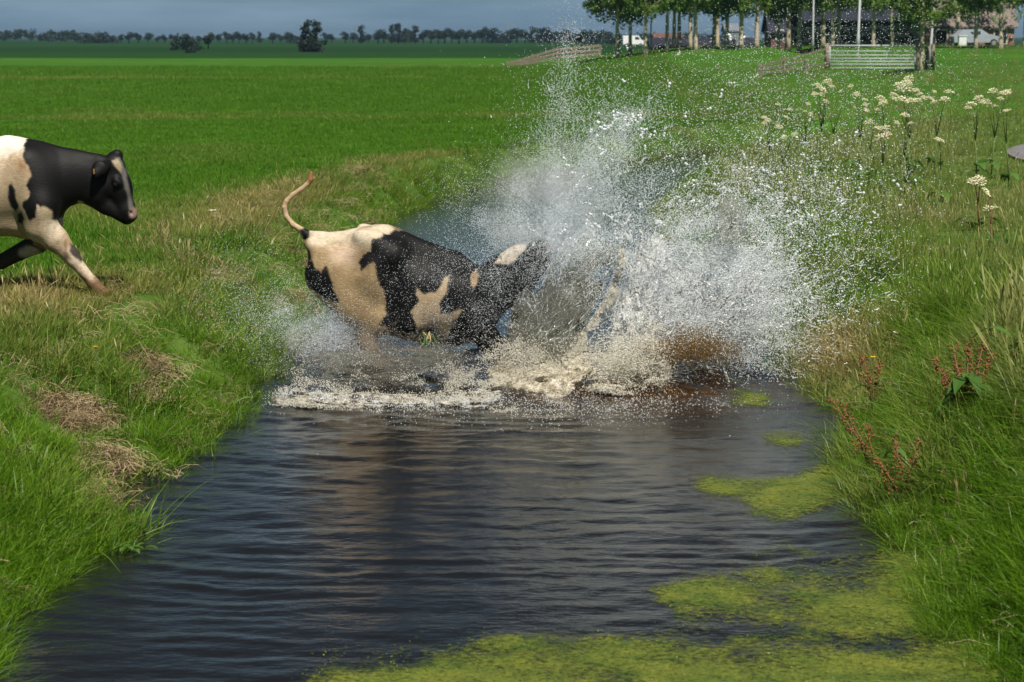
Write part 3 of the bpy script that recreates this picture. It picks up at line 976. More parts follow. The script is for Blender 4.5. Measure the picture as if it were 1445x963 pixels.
def eye_at(parent, c, r, root):
    u = np.linspace(0, math.pi, 9); v = np.arange(14) * 2 * math.pi / 14
    U, W = np.meshgrid(u, v, indexing='ij')
    p = np.stack([np.sin(U) * np.cos(W), .7 * np.sin(U) * np.sin(W), np.cos(U)], -1).reshape(-1, 3) * r
    i, j = np.meshgrid(np.arange(8), np.arange(14), indexing='ij')
    F = np.stack([i * 14 + j, i * 14 + (j + 1) % 14, (i + 1) * 14 + (j + 1) % 14, (i + 1) * 14 + j], -1).reshape(-1, 4)
    return obj('eye', mesh('eye', p + np.asarray(c) - root, F), M['eye'], parent)

def build_running_cow():
    Y0 = 21.5
    S = FPX / Y0 * .992               # px per metre here
    def q(px, py, lat=0.0):
        p = P(px, py, Y0); p[1] += lat
        return p
    r = lambda px: px / S
    A = q(-290, 425, -.6); B = q(215, 180, .6)
    s = SDF(A - .05, B + .05, .0125)
    # trunk
    s.cone(q(45, 258), q(-40, 264), r(58), r(63), .74, .05)
    s.cone(q(-40, 264), q(-115, 254), r(63), r(52), .78, .08)
    s.cone(q(-115, 250), q(-150, 252), r(50), r(36), .85, .06)
    s.cone(q(20, 222), q(-120, 214), r(19), r(20), 1.0, .12)            # back line
    s.cone(q(12, 208), q(42, 214), r(13), r(10), .8, .10)               # withers
    for l in (-1, 1):
        s.cone(q(-98, 214, .22 * l), q(-98, 222, .22 * l), r(8), r(12), 1, .08)     # hooks
        s.cone(q(-148, 228, .12 * l), q(-140, 236, .12 * l), r(7), r(9), 1, .06)     # pins
        s.cone(q(40, 232, .15 * l), q(62, 288, .19 * l), r(22), r(25), .8, .09)      # shoulder blade
        s.cone(q(62, 288, .19 * l), q(60, 318, .17 * l), r(22), r(20), .9, .07)
    s.cone(q(70, 290), q(40, 322), r(20), r(16), .9, .08)               # brisket
    s.cone(q(20, 318), q(-60, 322), r(14), r(12), 1.6, .10)             # belly
    # neck
    s.cone(q(58, 252), q(98, 251), r(46), r(36), .60, .06)
    s.cone(q(98, 251), q(138, 246), r(36), r(25), .58, .05)
    s.cone(q(60, 215), q(135, 226), r(10), r(8), .8, .06)               # crest
    # head
    s.cone(q(148, 247), q(164, 262), r(25), r(20), .60, .04)
    s.cone(q(162, 236), q(174, 268), r(15), r(12), .95, .04)            # forehead
    s.cone(q(166, 264), q(182, 300), r(17), r(11), .72, .04)            # nose bridge
    s.cone(q(178, 298), q(183, 305), r(11.5), r(9), .95, .04)          # muzzle
    s.cone(q(172, 304), q(179, 310), r(8), r(6.5), .9, .03)             # chin
    s.cone(q(124, 274), q(150, 291), r(15), r(12), .66, .04)            # jaw
    s.cone(q(150, 291), q(177, 309), r(11), r(7), .75, .03)
    s.cone(q(160, 224), q(165, 219.5), r(9.5), r(8.5), .9, .025)              # poll tuft
    for l in (-1, 1):
        s.cone(q(166, 254, .092 * l), q(170, 258, .09 * l), r(5), r(5), 1, .03)     # brow
        s.cone(q(186, 300, .05 * l), q(188, 303, .055 * l), r(2.6), r(1.8), 1, .012, True)   # nostril
        s.cone(q(142, 262, .05 * l), q(138, 274, .05 * l), r(16), r(13), .7, .05)     # cheek
    s.cone(q(181, 312, 0), q(168, 311, -.06), r(1.6), r(1.4), 1, .01, True)         # mouth
    # ears swept back; the near one hides the ear root
    s.cone(q(153, 231, -.09), q(145, 237, -.17), r(6), r(10.5), .42, .02)
    s.cone(q(145, 237, -.17), q(140, 244, -.21), r(10.5), r(6), .42, .02)
    s.cone(q(158, 226, .10), q(154, 224, .22), r(5), r(8), .5, .02)
    s.cone(q(154, 224, .22), q(150, 226, .27), r(8), r(4), .5, .02)
    # near foreleg reaching forward
    l = -.17
    s.cone(q(64, 316, l), q(84, 336, l), r(21), r(17), .72, .06)
    s.cone(q(84, 336, l), q(103, 356, l), r(16.5), r(12), .75, .035)
    s.cone(q(103, 356, l), q(109, 365, l), r(11.5), r(11), .85, .025)
    s.cone(q(109, 365, l), q(136, 397, l), r(9.5), r(7.6), .85, .02)
    s.cone(q(136, 397, l), q(141, 403, l), r(9), r(8.4), .9, .02)
    s.cone(q(141, 403, l), q(150, 410, l), r(7.4), r(8), .95, .02)
    s.cone(q(149, 411, l), q(162, 418, l), r(9), r(5.2), .95, .012)     # hoof
    # far foreleg folded back
    l = .16
    s.cone(q(62, 320, l), q(48, 345, l), r(20), r(15), .75, .05)
    s.cone(q(48, 345, l), q(-4, 372, l), r(14), r(10.5), .8, .03)
    s.cone(q(-4, 372, l), q(-58, 372, l), r(10.5), r(8), .85, .02)
    s.cone(q(-58, 372, l), q(-84, 360, l), r(8), r(8.5), .9, .02)
    # hind legs pushing off
    for l, dx in ((-.16, 0), (.16, 26)):
        s.cone(q(-118, 255, l), q(-108, 305, l), r(40), r(26), .60, .07)
        s.cone(q(-108, 305, l), q(-160 + dx, 350, l), r(24), r(12), .72, .04)
        s.cone(q(-160 + dx, 350, l), q(-198 + dx, 395, l), r(11), r(8.5), .85, .02)
        s.cone(q(-198 + dx, 395, l), q(-208 + dx, 414, l), r(8.5), r(8), .9, .02)
        s.cone(q(-207 + dx, 412, l), q(-199 + dx, 421, l), r(8), r(5.5), .9, .012)
    s.cone(q(-96, 322), q(-110, 316), r(16), r(14), 1.2, .06)           # udder
    s.chain([q(-156, 226), q(-185, 215), q(-214, 232), q(-232, 262)], [r(6), r(4.2), r(3.8), r(3.4)], 1, .02)
    V, Q = s.mesh(2)
    px, py = 722.5 + (V[:, 0] * FPX / Y0) , None
    pxx, pyy = to_px(np.stack([V[:, 0], np.full(len(V), Y0), V[:, 2]], 1))
    root = q(-40, 418); root[2] = ground([root[0]], [root[1]])[0]
    me = mesh('body', V - root, Q)
    leg = lambda px, py, V: np.where((px > -75) & (px < 60) & (py > 336) & (V[:, 1] > Y0 + .02), (30 - px) * .8 - 14, 50) * -1 * -1
    neck = [(39, 150), (39, 203), (43, 226), (53, 246), (46, 260), (53, 274), (42, 283), (49, 307), (59, 303), (63, 287), (70, 296), (81, 308), (130, 330), (230, 330), (230, 150)]
    stripe = [(163, 222), (170, 221), (177, 238), (182, 258), (190, 296), (196, 300), (184, 300), (180, 270), (174, 248), (166, 232)]
    back = [(-300, 150), (42, 150), (40, 205), (20, 214), (-300, 226)]
    layers = [
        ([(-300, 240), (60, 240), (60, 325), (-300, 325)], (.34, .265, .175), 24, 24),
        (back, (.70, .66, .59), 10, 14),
        ([(-8, 229), (1, 233), (3, 250), (-6, 258), (-16, 250)], BLACK, 1.8, 5),
        ([(19, 260), (26, 256), (31, 270), (34, 287), (30, 297), (22, 288)], BLACK, 1.8, 4),
        ([(31, 300), (38, 297), (42, 306), (38, 314), (31, 311)], BLACK, 1.8, 3),
        ([(-140, 215), (-75, 215), (-60, 260), (-80, 300), (-130, 290)], BLACK, 1.8, 10),
        ([(-175, 250), (-130, 300), (-140, 330), (-180, 330)], BLACK, 1.8, 10),
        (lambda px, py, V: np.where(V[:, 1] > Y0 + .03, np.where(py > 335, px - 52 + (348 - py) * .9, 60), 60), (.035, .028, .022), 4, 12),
        (neck, BLACK, 1.6, 5),
        (stripe, (.11, .105, .10), 1.6, 2.5),
        ([(160, 226), (168, 224), (173, 236), (172, 243), (165, 235)], (.30, .25, .16), 1.6, 2.5),
        (lambda px, py, V: np.where(V[:, 1] > Y0 + .03, np.hypot((px - 38) / 1.6, py - 357) - 9, 60), (.40, .36, .30), 3, 6),
        (lambda px, py, V: np.where(V[:, 1] < Y0 + .09, np.hypot((px - 190) / 1.0, (py - 300) / 1.15) - 6.5, 9), (.24, .165, .14), 3, 4),
        ([(113, 283), (121, 287), (132, 294), (124, 297), (112, 291)], (.5, .4, .26), 2.5, 4),
        ([(63, 290), (70, 288), (82, 296), (82, 305), (74, 306), (66, 300)], (.5, .40, .27), 2, 4),
        ([(104, 340), (114, 343), (121, 352), (121, 368), (112, 360), (104, 352)], (.05, .04, .035), 2, 3),
        ([(92, 350), (104, 354), (106, 362), (96, 362)], (.13, .09, .07), 3, 6),
        (lambda px, py, V: np.where((V[:, 1] < Y0), 388 - py, 60) * 1.0, (.15, .09, .05), 6, 10),
        (lambda px, py, V: np.where((V[:, 1] < Y0) & (px > 120), np.hypot(px - 158, (py - 416) * 1.2) - 14, 60), (.17, .085, .03), 2, 2),
    ]
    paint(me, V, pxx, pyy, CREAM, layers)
    c = empty('running_cow', root)
    tag(c, 'black and white cow galloping on the pasture towards the ditch, cut by the left edge', 'cow', 'cows charging at the ditch')
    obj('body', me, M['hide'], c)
    tg = MB(); a_ = q(139, 240, -.235) - root; tg.box(a_, (.014, .008, .045)); tg.build('ear_tag', mat('ear_tag', (.20, .11, .02), .6), c)
    eye_at(c, q(165.5, 259, -.107), .021, root)
    eye_at(c, q(167, 259, .107), .021, root)
build_running_cow()

def build_diving_cow():
    Y0 = 21.0
    S = FPX / Y0 * .992
    def q(px, py, lat=0.0):
        p = P(px, py, Y0); p[1] += lat
        return p
    r = lambda px: px / S
    A = q(385, 560, -.55); B = q(835, 230, .55)
    s = SDF(A, B, .0125)
    # trunk, sloping down to the shoulders
    s.cone(q(474, 372), q(530, 384), r(40), r(62), .84, .05)
    s.cone(q(530, 386), q(598, 416), r(62), r(62), .84, .07)
    s.cone(q(598, 416), q(656, 432), r(62), r(52), .78, .07)
    s.cone(q(470, 340), q(530, 330), r(9), r(9), 1.2, .10)
    s.cone(q(548, 334), q(640, 372), r(14), r(16), 1.0, .08)            # spine
    s.cone(q(640, 376), q(668, 388), r(18), r(14), .8, .08)
    for l in (-1, 1):
        s.cone(q(510, 326 + 5 * (l < 0), .19 * l), q(527, 334 + 4 * (l < 0), .20 * l), r(8), r(10), 1, .10)      # hooks
        s.cone(q(527, 338, .20 * l), q(556, 356, .20 * l), r(9), r(16), 1, .10)
        s.cone(q(438, 342, .11 * l), q(448, 352, .13 * l), r(8), r(12), 1, .05)       # pins
        s.cone(q(650, 410, .16 * l), q(672, 452, .20 * l), r(26), r(24), .8, .08)     # shoulder
    s.cone(q(432, 332), q(452, 338), r(7), r(12), .9, .05)               # tail head
    s.cone(q(540, 455), q(640, 470), r(16), r(18), 1.4, .08)             # belly
    s.cone(q(585, 398, -.20), q(576, 450, -.22), r(20), r(20), 1, .10)   # barrel of the ribs
    # hind legs drawn under
    for l, dx in ((-.17, 0), (.17, -10)):
        s.cone(q(470, 385, l * .9), q(508, 430, l), r(38), r(30), .62, .06)
        s.cone(q(505, 425, l), q(540, 448, l * 1.15), r(30), r(22), .66, .06)    # stifle
        s.cone(q(524, 440, l), q(520 + dx, 482, l), r(24), r(13), .74, .04)
        s.cone(q(520 + dx, 482, l), q(548 + dx, 522, l), r(11), r(9), .85, .025)
        s.cone(q(548 + dx, 522, l), q(556 + dx, 546, l), r(9), r(9), .9, .02)
    s.cone(q(556, 388, -.36), q(548, 420, -.38), r(9), r(9), 1, .16, True)      # flank hollow
    s.cone(q(486, 352, -.33), q(505, 368, -.36), r(6), r(6), 1, .12, True)      # hollow below the hip
    s.cone(q(500, 425, -.37), q(530, 446, -.38), r(4), r(4), 1, .07, True)      # thigh crease
    # neck and head lifted out of the water
    s.cone(q(655, 425), q(694, 412), r(48), r(33), .66, .06)
    s.cone(q(694, 410), q(708, 402), r(32), r(28), .66, .04)
    s.cone(q(690, 378), q(705, 372), r(9), r(8), .8, .04)
    s.cone(q(704, 398), q(722, 386), r(29), r(24), .62, .04)
    s.cone(q(700, 376), q(732, 358), r(12), r(13), .95, .04)             # forehead
    s.cone(q(728, 372), q(760, 356), r(20), r(15), .78, .04)             # nose bridge
    s.cone(q(757, 357), q(766, 352), r(16), r(14.5), .98, .03)           # muzzle
    s.cone(q(716, 420), q(742, 402), r(13), r(12), .66, .04)             # jaw
    s.cone(q(742, 402), q(768, 370), r(11), r(9), .80, .03)
    for l in (-1, 1):
        s.cone(q(707, 388, .098 * l), q(713, 386, .096 * l), r(5), r(5), 1, .03)
        s.cone(q(774, 340, .05 * l), q(779, 341, .055 * l), r(2.6), r(2), 1, .012, True)
        s.cone(q(684, 384, .10 * l), q(674, 390, .20 * l), r(5), r(8), .5, .02)
        s.cone(q(674, 390, .20 * l), q(670, 400, .24 * l), r(8), r(4), .5, .02)
        # forelegs thrown forward
        s.cone(q(672, 455, .17 * l), q(694, 486, .17 * l), r(20), r(15), .75, .05)
        s.cone(q(694, 486, .17 * l), q(726, 516, .17 * l), r(14), r(10), .8, .03)
        s.cone(q(726, 516, .17 * l), q(762, 540, .17 * l), r(10), r(8), .85, .02)
    # tail flung up
    tail = [(436, 333), (427, 326), (413, 317), (404, 306), (401, 293), (404, 284), (413, 275), (425, 267), (434, 260), (438, 254), (439, 244)]
    s.chain([q(a, b) for a, b in tail], [r(v) for v in (6.2, 4.8, 4.2, 3.9, 3.8, 3.7, 3.5, 3.4, 3.6, 3.9, 3.0)], 1, .012)
    V, Q = s.mesh(2)
    pxx, pyy = to_px(np.stack([V[:, 0], np.full(len(V), Y0), V[:, 2]], 1))
    root = q(590, 520); root[2] = -.05
    me = mesh('body', V - root, Q)
    k6 = lambda pts: [(360 + a / 3.21, 220 + b / 3.21) for a, b in pts]
    rear = k6([(225, 405), (258, 425), (280, 490), (310, 518), (332, 492), (370, 560), (366, 590), (395, 630), (395, 662), (330, 640), (250, 580), (200, 470)])
    big = k6([(538, 362), (600, 345), (640, 330), (963, 400), (1700, 300), (1700, 1000), (963, 900), (860, 850), (800, 842), (735, 788), (700, 792), (622, 790), (580, 742), (606, 690), (600, 620), (562, 532), (550, 472), (520, 482), (490, 502), (478, 470), (505, 430), (530, 420)])
    star = k6([(890, 525), (862, 530), (822, 600), (772, 612), (740, 585), (745, 640), (712, 690), (725, 720), (738, 760), (715, 800), (760, 850), (850, 858), (880, 800), (880, 772), (930, 752), (893, 732), (948, 684), (928, 672), (880, 702), (846, 700), (835, 660), (872, 590)])
    face = [(699, 370), (714, 346), (722, 342), (745, 343), (736, 356), (718, 374)]
    layers = [
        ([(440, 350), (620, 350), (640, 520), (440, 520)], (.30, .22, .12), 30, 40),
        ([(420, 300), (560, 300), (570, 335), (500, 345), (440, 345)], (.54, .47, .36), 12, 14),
        ([(470, 350), (500, 340), (520, 352), (500, 372), (476, 366)], (.46, .35, .26), 10, 10),
        (lambda px, py, V: 9 - 42 * fbm(V[:, 0] * 5 + 3, V[:, 1] * 4, V[:, 2] * 5, 955, 4), (.21, .15, .085), 10, 6),
        (rear, BLACK, 1.7, 5),
        (big, BLACK, 1.7, 7),
        (star, (.36, .28, .18), 1.6, 4),
        ([(604, 462), (612, 460), (617, 466), (610, 471), (603, 468)], BLACK, 1.5, 2),
        ([(664, 386), (672, 380), (676, 384), (673, 398), (668, 404), (666, 398)], (.30, .22, .13), 1.5, 2),
        (face, (.60, .53, .44), 1.6, 3),
        (lambda px, py, V: np.hypot(px - 778, py - 344) - 9, (.16, .10, .09), 3, 5),
        (lambda px, py, V: np.where((px < 436) & (py < 334), -6, 60), (.46, .34, .21), 2, 10),
        ([(424, 325), (434, 320), (438, 330), (434, 342), (428, 336)], BLACK, 2, 3),
        ([(427, 340), (433, 342), (438, 374), (432, 376)], (.42, .20, .09), 2, 4),
        ([(430, 238), (446, 238), (446, 258), (434, 258)], (.26, .13, .05), 3, 4),
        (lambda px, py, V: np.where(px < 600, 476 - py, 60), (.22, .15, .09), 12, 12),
        (lambda px, py, V: np.where(px > 640, 500 - py, 60), (.05, .04, .03), 8, 8),
    ]
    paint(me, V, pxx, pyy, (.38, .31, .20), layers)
    c = empty('diving_cow', root)
    tag(c, 'black and tan white cow plunging headlong into the ditch with tail raised, in the splash', 'cow', 'cows charging at the ditch')
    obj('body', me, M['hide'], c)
    eye_at(c, q(710, 390, -.112), .022, root)
    eye_at(c, q(710, 390, .112), .022, root)
build_diving_cow()

# ------------------------------------------------------------------ the splash
def P_arr(px, py, Y):
    u, v = (np.asarray(px) - 722.5) / FPX, (481.5 - np.asarray(py)) / FPX
    dy = math.cos(PITCH) + v * math.sin(PITCH)
    t = Y / dy
    return np.stack([u * t, np.broadcast_to(Y, t.shape), CAMZ + (-math.sin(PITCH) + v * math.cos(PITCH)) * t], -1)

def drop_mat(name, col, trans, rough):
    m = mat(name, col, rough)
    b = m.node_tree.nodes['Principled BSDF']
    b.inputs['Transmission Weight'].default_value = trans
    b.inputs['IOR'].default_value = 1.33
    b.inputs['Specular IOR Level'].default_value = .5
    return m
M['drop'] = drop_mat('water_drops', (.86, .90, .92), .38, .10)
M['mist'] = drop_mat('water_mist', (.80, .88, .95), .15, .3)
M['cream_drop'] = drop_mat('muddy_drops', (.72, .70, .61), .3, .15)
M['amber_drop'] = drop_mat('amber_drops', (.19, .115, .035), .35, .12)
M['mud_drop'] = drop_mat('dark_drops', (.19, .175, .15), .25, .15)

def points_object(name, pts, rad, material):
    me = bpy.data.meshes.new(name)
    me.vertices.add(len(pts))
    me.vertices.foreach_set('co', np.asarray(pts, np.float32).ravel())
    a = me.attributes.new('r', 'FLOAT', 'POINT')
    a.data.foreach_set('value', np.asarray(rad, np.float32))
    o = bpy.data.objects.new(name, me)
    SC.collection.objects.link(o)
    ng = bpy.data.node_groups.new(name + '_points', 'GeometryNodeTree')
    ng.interface.new_socket('Geometry', in_out='INPUT', socket_type='NodeSocketGeometry')
    ng.interface.new_socket('Geometry', in_out='OUTPUT', socket_type='NodeSocketGeometry')
    N, K = ng.nodes.new, ng.links.new
    gi, go = N('NodeGroupInput'), N('NodeGroupOutput')
    mp_ = N('GeometryNodeMeshToPoints')
    at = N('GeometryNodeInputNamedAttribute'); at.data_type = 'FLOAT'; at.inputs['Name'].default_value = 'r'
    sm = N('GeometryNodeSetMaterial'); sm.inputs['Material'].default_value = material
    K(gi.outputs[0], mp_.inputs['Mesh']); K(at.outputs['Attribute'], mp_.inputs['Radius'])
    K(mp_.outputs[0], sm.inputs['Geometry']); K(sm.outputs[0], go.inputs[0])
    md = o.modifiers.new('points', 'NODES'); md.node_group = ng
    me.materials.append(material)
    return o

def build_spray():
    PT, RD = [], []
    def add(px, py, Y, rad):
        p = P_arr(px, py, Y)
        ok = p[:, 2] > .015
        PT.append(p[ok]); RD.append(rad[ok])
    def rads(n, lo, hi, pw=2.2):
        return (lo + (hi - lo) * rng.uniform(0, 1, n) ** pw) / 1000
    def cloud(n, cx_, cy_, sx, sy, Y=20.6, sY=.35, lo=1.6, hi=5, clump=.55, tilt=0.0):
        """a puff with uneven density: candidates thinned by a noise field"""
        m = int(n * 2.2)
        a, b = rng.normal(0, 1, m) * sx, rng.normal(0, 1, m) * sy
        ca, sa = math.cos(R(tilt)), math.sin(R(tilt))
        px, py = cx_ + a * ca + b * sa, cy_ - a * sa + b * ca
        Yv = Y + rng.normal(0, sY, m)
        d = fbm(px / 26, py / 26, Yv * 3, 700, 4)
        k = rng.uniform(0, 1, m) < np.clip(.45 + clump * 2.2 * d, .02, 1)
        px, py, Yv = px[k][:n], py[k][:n], Yv[k][:n]
        add(px, py, Yv, rads(len(px), lo, hi))
    def streaks(ns, npt, o, ang, sda, reach, sdr, grav=0.0, jit=4.0, Y=20.5, sY=.5, lo=1.6, hi=5, t0=.15, pw=1.0):
        a = np.repeat(R(1) * rng.normal(ang, sda, ns), npt)
        L_ = np.repeat(np.abs(rng.normal(reach, sdr, ns)), npt)
        yy = np.repeat(rng.normal(0, sY, ns), npt)
        cen = np.repeat(rng.uniform(t0, 1, ns) ** pw, npt)
        wid = np.repeat(rng.uniform(.04, .28, ns), npt)
        t = np.clip(cen + rng.normal(0, 1, ns * npt) * wid, .02, 1.25)
        j = jit * (.35 + t)
        px = o[0] + L_ * t * np.cos(a) + rng.normal(0, 1, len(t)) * j
        py = o[1] - L_ * t * np.sin(a) + grav * t * t + rng.normal(0, 1, len(t)) * j
        add(px, py, Y + yy * t + rng.normal(0, .03, len(t)), rads(len(t), lo, hi))
    # the big fan thrown to the right
    streaks(420, 80, (880, 505), 36, 17, 235, 55, 20, 4.5, 20.4, .6, 1.8, 6.0)
    streaks(260, 60, (900, 500), 22, 15, 200, 50, 30, 4.0, 20.2, .5, 1.8, 6.5)
    for c in ((925, 470, 42, 34, 17000), (970, 432, 50, 40, 24000), (1025, 395, 48, 46, 17000), (915, 400, 32, 44, 12000), (1060, 335, 38, 48, 8000),
              (960, 330, 60, 45, 7500), (890, 510, 28, 20, 11000), (990, 470, 50, 22, 9000), (1085, 420, 26, 34, 2500)):
        cloud(c[4], c[0], c[1], c[2], c[3], 20.5, .4, 1.8, 5.5, .7)
    # the plume over the head
    streaks(420, 70, (765, 365), 62, 20, 190, 45, 0, 5, 21.0, .6, 1.3, 3.6)
    for c in ((785, 275, 55, 34, 16000, 60), (740, 300, 46, 30, 8000, 45), (845, 225, 36, 20, 8500, 50), (880, 178, 30, 13, 2400, 35), (700, 320, 40, 26, 4500, 30),
              (765, 335, 34, 22, 6500, 60), (850, 300, 50, 40, 7000, 20), (672, 285, 36, 30, 2600, 0), (820, 340, 40, 24, 4500, 0)):
        cloud(c[4], c[0], c[1], c[2], c[3], 21.1, .4, 1.2, 3.4, .75, c[5])
    # the thin vertical jet and what it sheds
    cloud(1500, 797, 120, 12, 46, 21.2, .25, 1.8, 5, .6)
    cloud(600, 815, 50, 34, 26, 21.2, .4, 1.8, 4.6, .5)
    cloud(700, 815, 150, 40, 40, 21.2, .4, 1.6, 4.4, .6)
    # loose drops everywhere to the right and above
    cloud(9000, 1000, 255, 120, 90, 20.6, .7, 1.8, 5.5, .6)
    cloud(6000, 1120, 330, 75, 75, 20.4, .6, 2.2, 7.0, .6)
    cloud(3600, 1000, 140, 125, 60, 20.8, .7, 1.8, 5.0, .5)
    cloud(2600, 1180, 220, 100, 85, 20.5, .6, 2.0, 6.0, .5)
    cloud(1900, 1170, 70, 110, 45, 20.7, .7, 1.8, 4.6, .4)
    cloud(900, 1290, 120, 80, 70, 20.5, .6, 1.8, 4.6, .4)
    cloud(1600, 1130, 440, 50, 45, 20.3, .4, 2.0, 6.5, .5)
    # thrown up behind the hind legs
    streaks(120, 50, (500, 500), 150, 22, 105, 30, 10, 4, 20.7, .4, 1.2, 3.2)
    cloud(9500, 440, 460, 40, 22, 20.6, .3, 1.2, 3.0, .8, -15)
    cloud(2600, 390, 430, 48, 36, 20.8, .4, 1.4, 3.6, .5)
    cloud(1100, 335, 395, 50, 42, 20.8, .4, 1.4, 3.6, .4)
    cloud(3600, 500, 505, 62, 18, 20.2, .3, 1.4, 3.6, .6)
    # in front of the flank, over the head, and low along the front wave
    cloud(5200, 625, 405, 66, 46, 20.2, .25, 1.1, 2.9, .5)
    cloud(3600, 690, 440, 50, 40, 20.1, .2, 1.2, 3.4, .5)
    cloud(2400, 735, 372, 38, 26, 20.2, .2, 1.2, 3.2, .6)
    cloud(8000, 822, 345, 44, 30, 20.0, .2, 1.3, 4.0, .9)
    cloud(1300, 775, 435, 50, 42, 19.7, .15, 1.4, 4.2, .8)
    cloud(2600, 780, 588, 120, 22, 18.5, .5, 1.6, 5.0, .6)
    cloud(1500, 900, 580, 100, 30, 18.8, .5, 1.6, 5.0, .6)
    cloud(900, 470, 560, 50, 10, 19.2, .2, 1.6, 4.6, .6)
    cloud(3000, 975, 468, 44, 14, 19.9, .2, 1.6, 4.6, .7)
    # ligaments: short connected threads pulled out along the throw
    def ligs(n, o, ang, sda, r0, r1, Y, sY, lo, hi, m=14, ln=(6, 26)):
        a = R(1) * rng.normal(ang, sda, n); L0 = rng.uniform(r0, r1, n); le = rng.uniform(*ln, n)
        rk = rads(n, lo, hi, 1.8); yk = rng.normal(0, sY, n); cv = rng.normal(0, .02, n); tw = a + rng.normal(0, .45, n)
        t = np.linspace(0, 1, m)[None]
        aa = tw[:, None] + cv[:, None] * le[:, None] * t
        px = o[0] + L0[:, None] * np.cos(a)[:, None] + le[:, None] * t * np.cos(aa)
        py = o[1] - L0[:, None] * np.sin(a)[:, None] - le[:, None] * t * np.sin(aa)
        rr = rk[:, None] * (.35 + .65 * np.abs(np.sin(t * 7 + rng.uniform(0, 6, n)[:, None]))) * (1.15 - .7 * t)
        add(px.ravel(), py.ravel(), np.repeat(Y + yk, m), rr.ravel())
    ligs(900, (872, 520), 40, 20, 40, 300, 20.3, .35, 2.5, 7.5)
    ligs(500, (872, 520), 24, 14, 150, 420, 20.3, .4, 2.5, 7.0, 12, (4, 16))
    ligs(420, (775, 360), 62, 18, 60, 260, 21.0, .35, 2.0, 5.0)
    ligs(350, (880, 515), 20, 40, 5, 90, 20.0, .2, 3, 9)
    ligs(160, (900, 400), 60, 40, 60, 330, 20.5, .5, 2.5, 6.5, 8, (3, 12))
    fw = [(392, 560), (450, 566), (505, 570), (560, 574), (610, 575), (655, 570), (705, 560)]
    for n_, jx in ((9000, 12),):
        t = rng.uniform(0, 6, n_)
        px = np.interp(t, range(7), [a for a, _b in fw]) + rng.normal(0, jx, n_)
        py = np.interp(t, range(7), [b for _a, b in fw]) + rng.normal(0, 7, n_) + 9 * fbm(px / 45, 0 * px, None, 733, 2)
        k = rng.uniform(0, 1, n_) < np.clip(.4 + 2.6 * fbm(px / 16, py / 6, None, 731, 4), .02, 1)
        add(px[k], py[k], 18.85 + rng.normal(0, .15, k.sum()), rads(k.sum(), 1.5, 6))
    cloud(3000, 800, 590, 90, 14, 18.6, .35, 1.6, 5.5, .8)
    ligs(420, (748, 500), 48, 24, 20, 175, 19.95, .25, 2.0, 6.0, 14, (8, 34))
    cloud(2600, 845, 390, 26, 40, 19.9, .15, 1.4, 5.0, .8)
    main = (PT[:], RD[:]); PT.clear(); RD.clear()
    # muddy cream water along the front wave and in the boil
    def line(n, pts, j, jy, Y0, Y1, lo, hi, pw=2.2):
        pts = np.asarray(pts, float)
        t = rng.uniform(0, len(pts) - 1, n)
        px = np.interp(t, np.arange(len(pts)), pts[:, 0]) + rng.normal(0, j, n)
        py = np.interp(t, np.arange(len(pts)), pts[:, 1]) - np.abs(rng.normal(0, jy, n)) * (1 + 1.6 * fbm(px / 30, 0 * px, None, 735, 2)) + 6
        Y = np.interp(t, [0, len(pts) - 1], [Y0, Y1]) + rng.normal(0, .10, n)
        k = rng.uniform(0, 1, n) < np.clip(.45 + 2.4 * fbm(px / 22, py / 9, None, 720, 4), .03, 1)
        add(px[k], py[k], Y[k], rads(k.sum(), lo, hi, pw))
    line(7500, [(392, 556), (450, 561), (505, 565), (560, 570), (610, 571), (655, 566), (705, 556)], 8, 10, 19.25, 18.85, 1.5, 5.5)
    line(9000, [(392, 566), (450, 571), (505, 575), (560, 580), (640, 582), (720, 575)], 10, 4, 18.85, 18.55, 1.5, 5.0)
    line(11000, [(420, 556), (480, 562), (540, 566), (600, 566), (660, 556), (700, 540)], 12, 20, 19.15, 19.3, 1.4, 5.0)
    line(24000, [(690, 552), (735, 545), (790, 530), (830, 505)], 12, 22, 19.65, 19.85, 1.5, 6.0)
    line(6000, [(560, 560), (640, 540), (690, 510), (720, 470)], 10, 12, 19.6, 19.9, 1.3, 4.5)
    cloud(9000, 752, 512, 34, 20, 19.75, .2, 1.8, 5.5, .8)
    line(12000, [(770, 540), (803, 500), (830, 466), (856, 431), (872, 394), (880, 360)], 4, 5, 19.8, 20.05, 1.4, 5.0)
    line(26000, [(838, 545), (880, 552), (915, 548), (928, 520)], 10, 24, 19.30, 19.5, 1.5, 6.5)
    cloud(16000, 888, 512, 26, 20, 19.6, .2, 1.6, 6.0, .5)
    cream = (PT[:], RD[:]); PT.clear(); RD.clear()
    # dark drops of peat water under the belly and ahead of the wave
    cloud(20000, 505, 520, 62, 20, 20.1, .3, 1.3, 4.0, .6)
    cloud(5000, 520, 485, 40, 14, 20.3, .2, 1.2, 3.2, .6)
    cloud(8000, 610, 515, 48, 20, 20.0, .2, 1.3, 4.0, .6)
    cloud(2200, 800, 600, 130, 22, 18.6, .5, 1.6, 4.6, .6)
    cloud(700, 800, 455, 36, 36, 20.0, .2, 1.4, 4.4, .7)
    mud = (PT[:], RD[:]); PT.clear(); RD.clear()
    cloud(20000, 968, 492, 36, 17, 19.8, .25, 1.4, 4.8, .7)
    cloud(3000, 860, 552, 60, 12, 19.3, .2, 1.4, 4.4, .7)
    amber = (PT[:], RD[:])
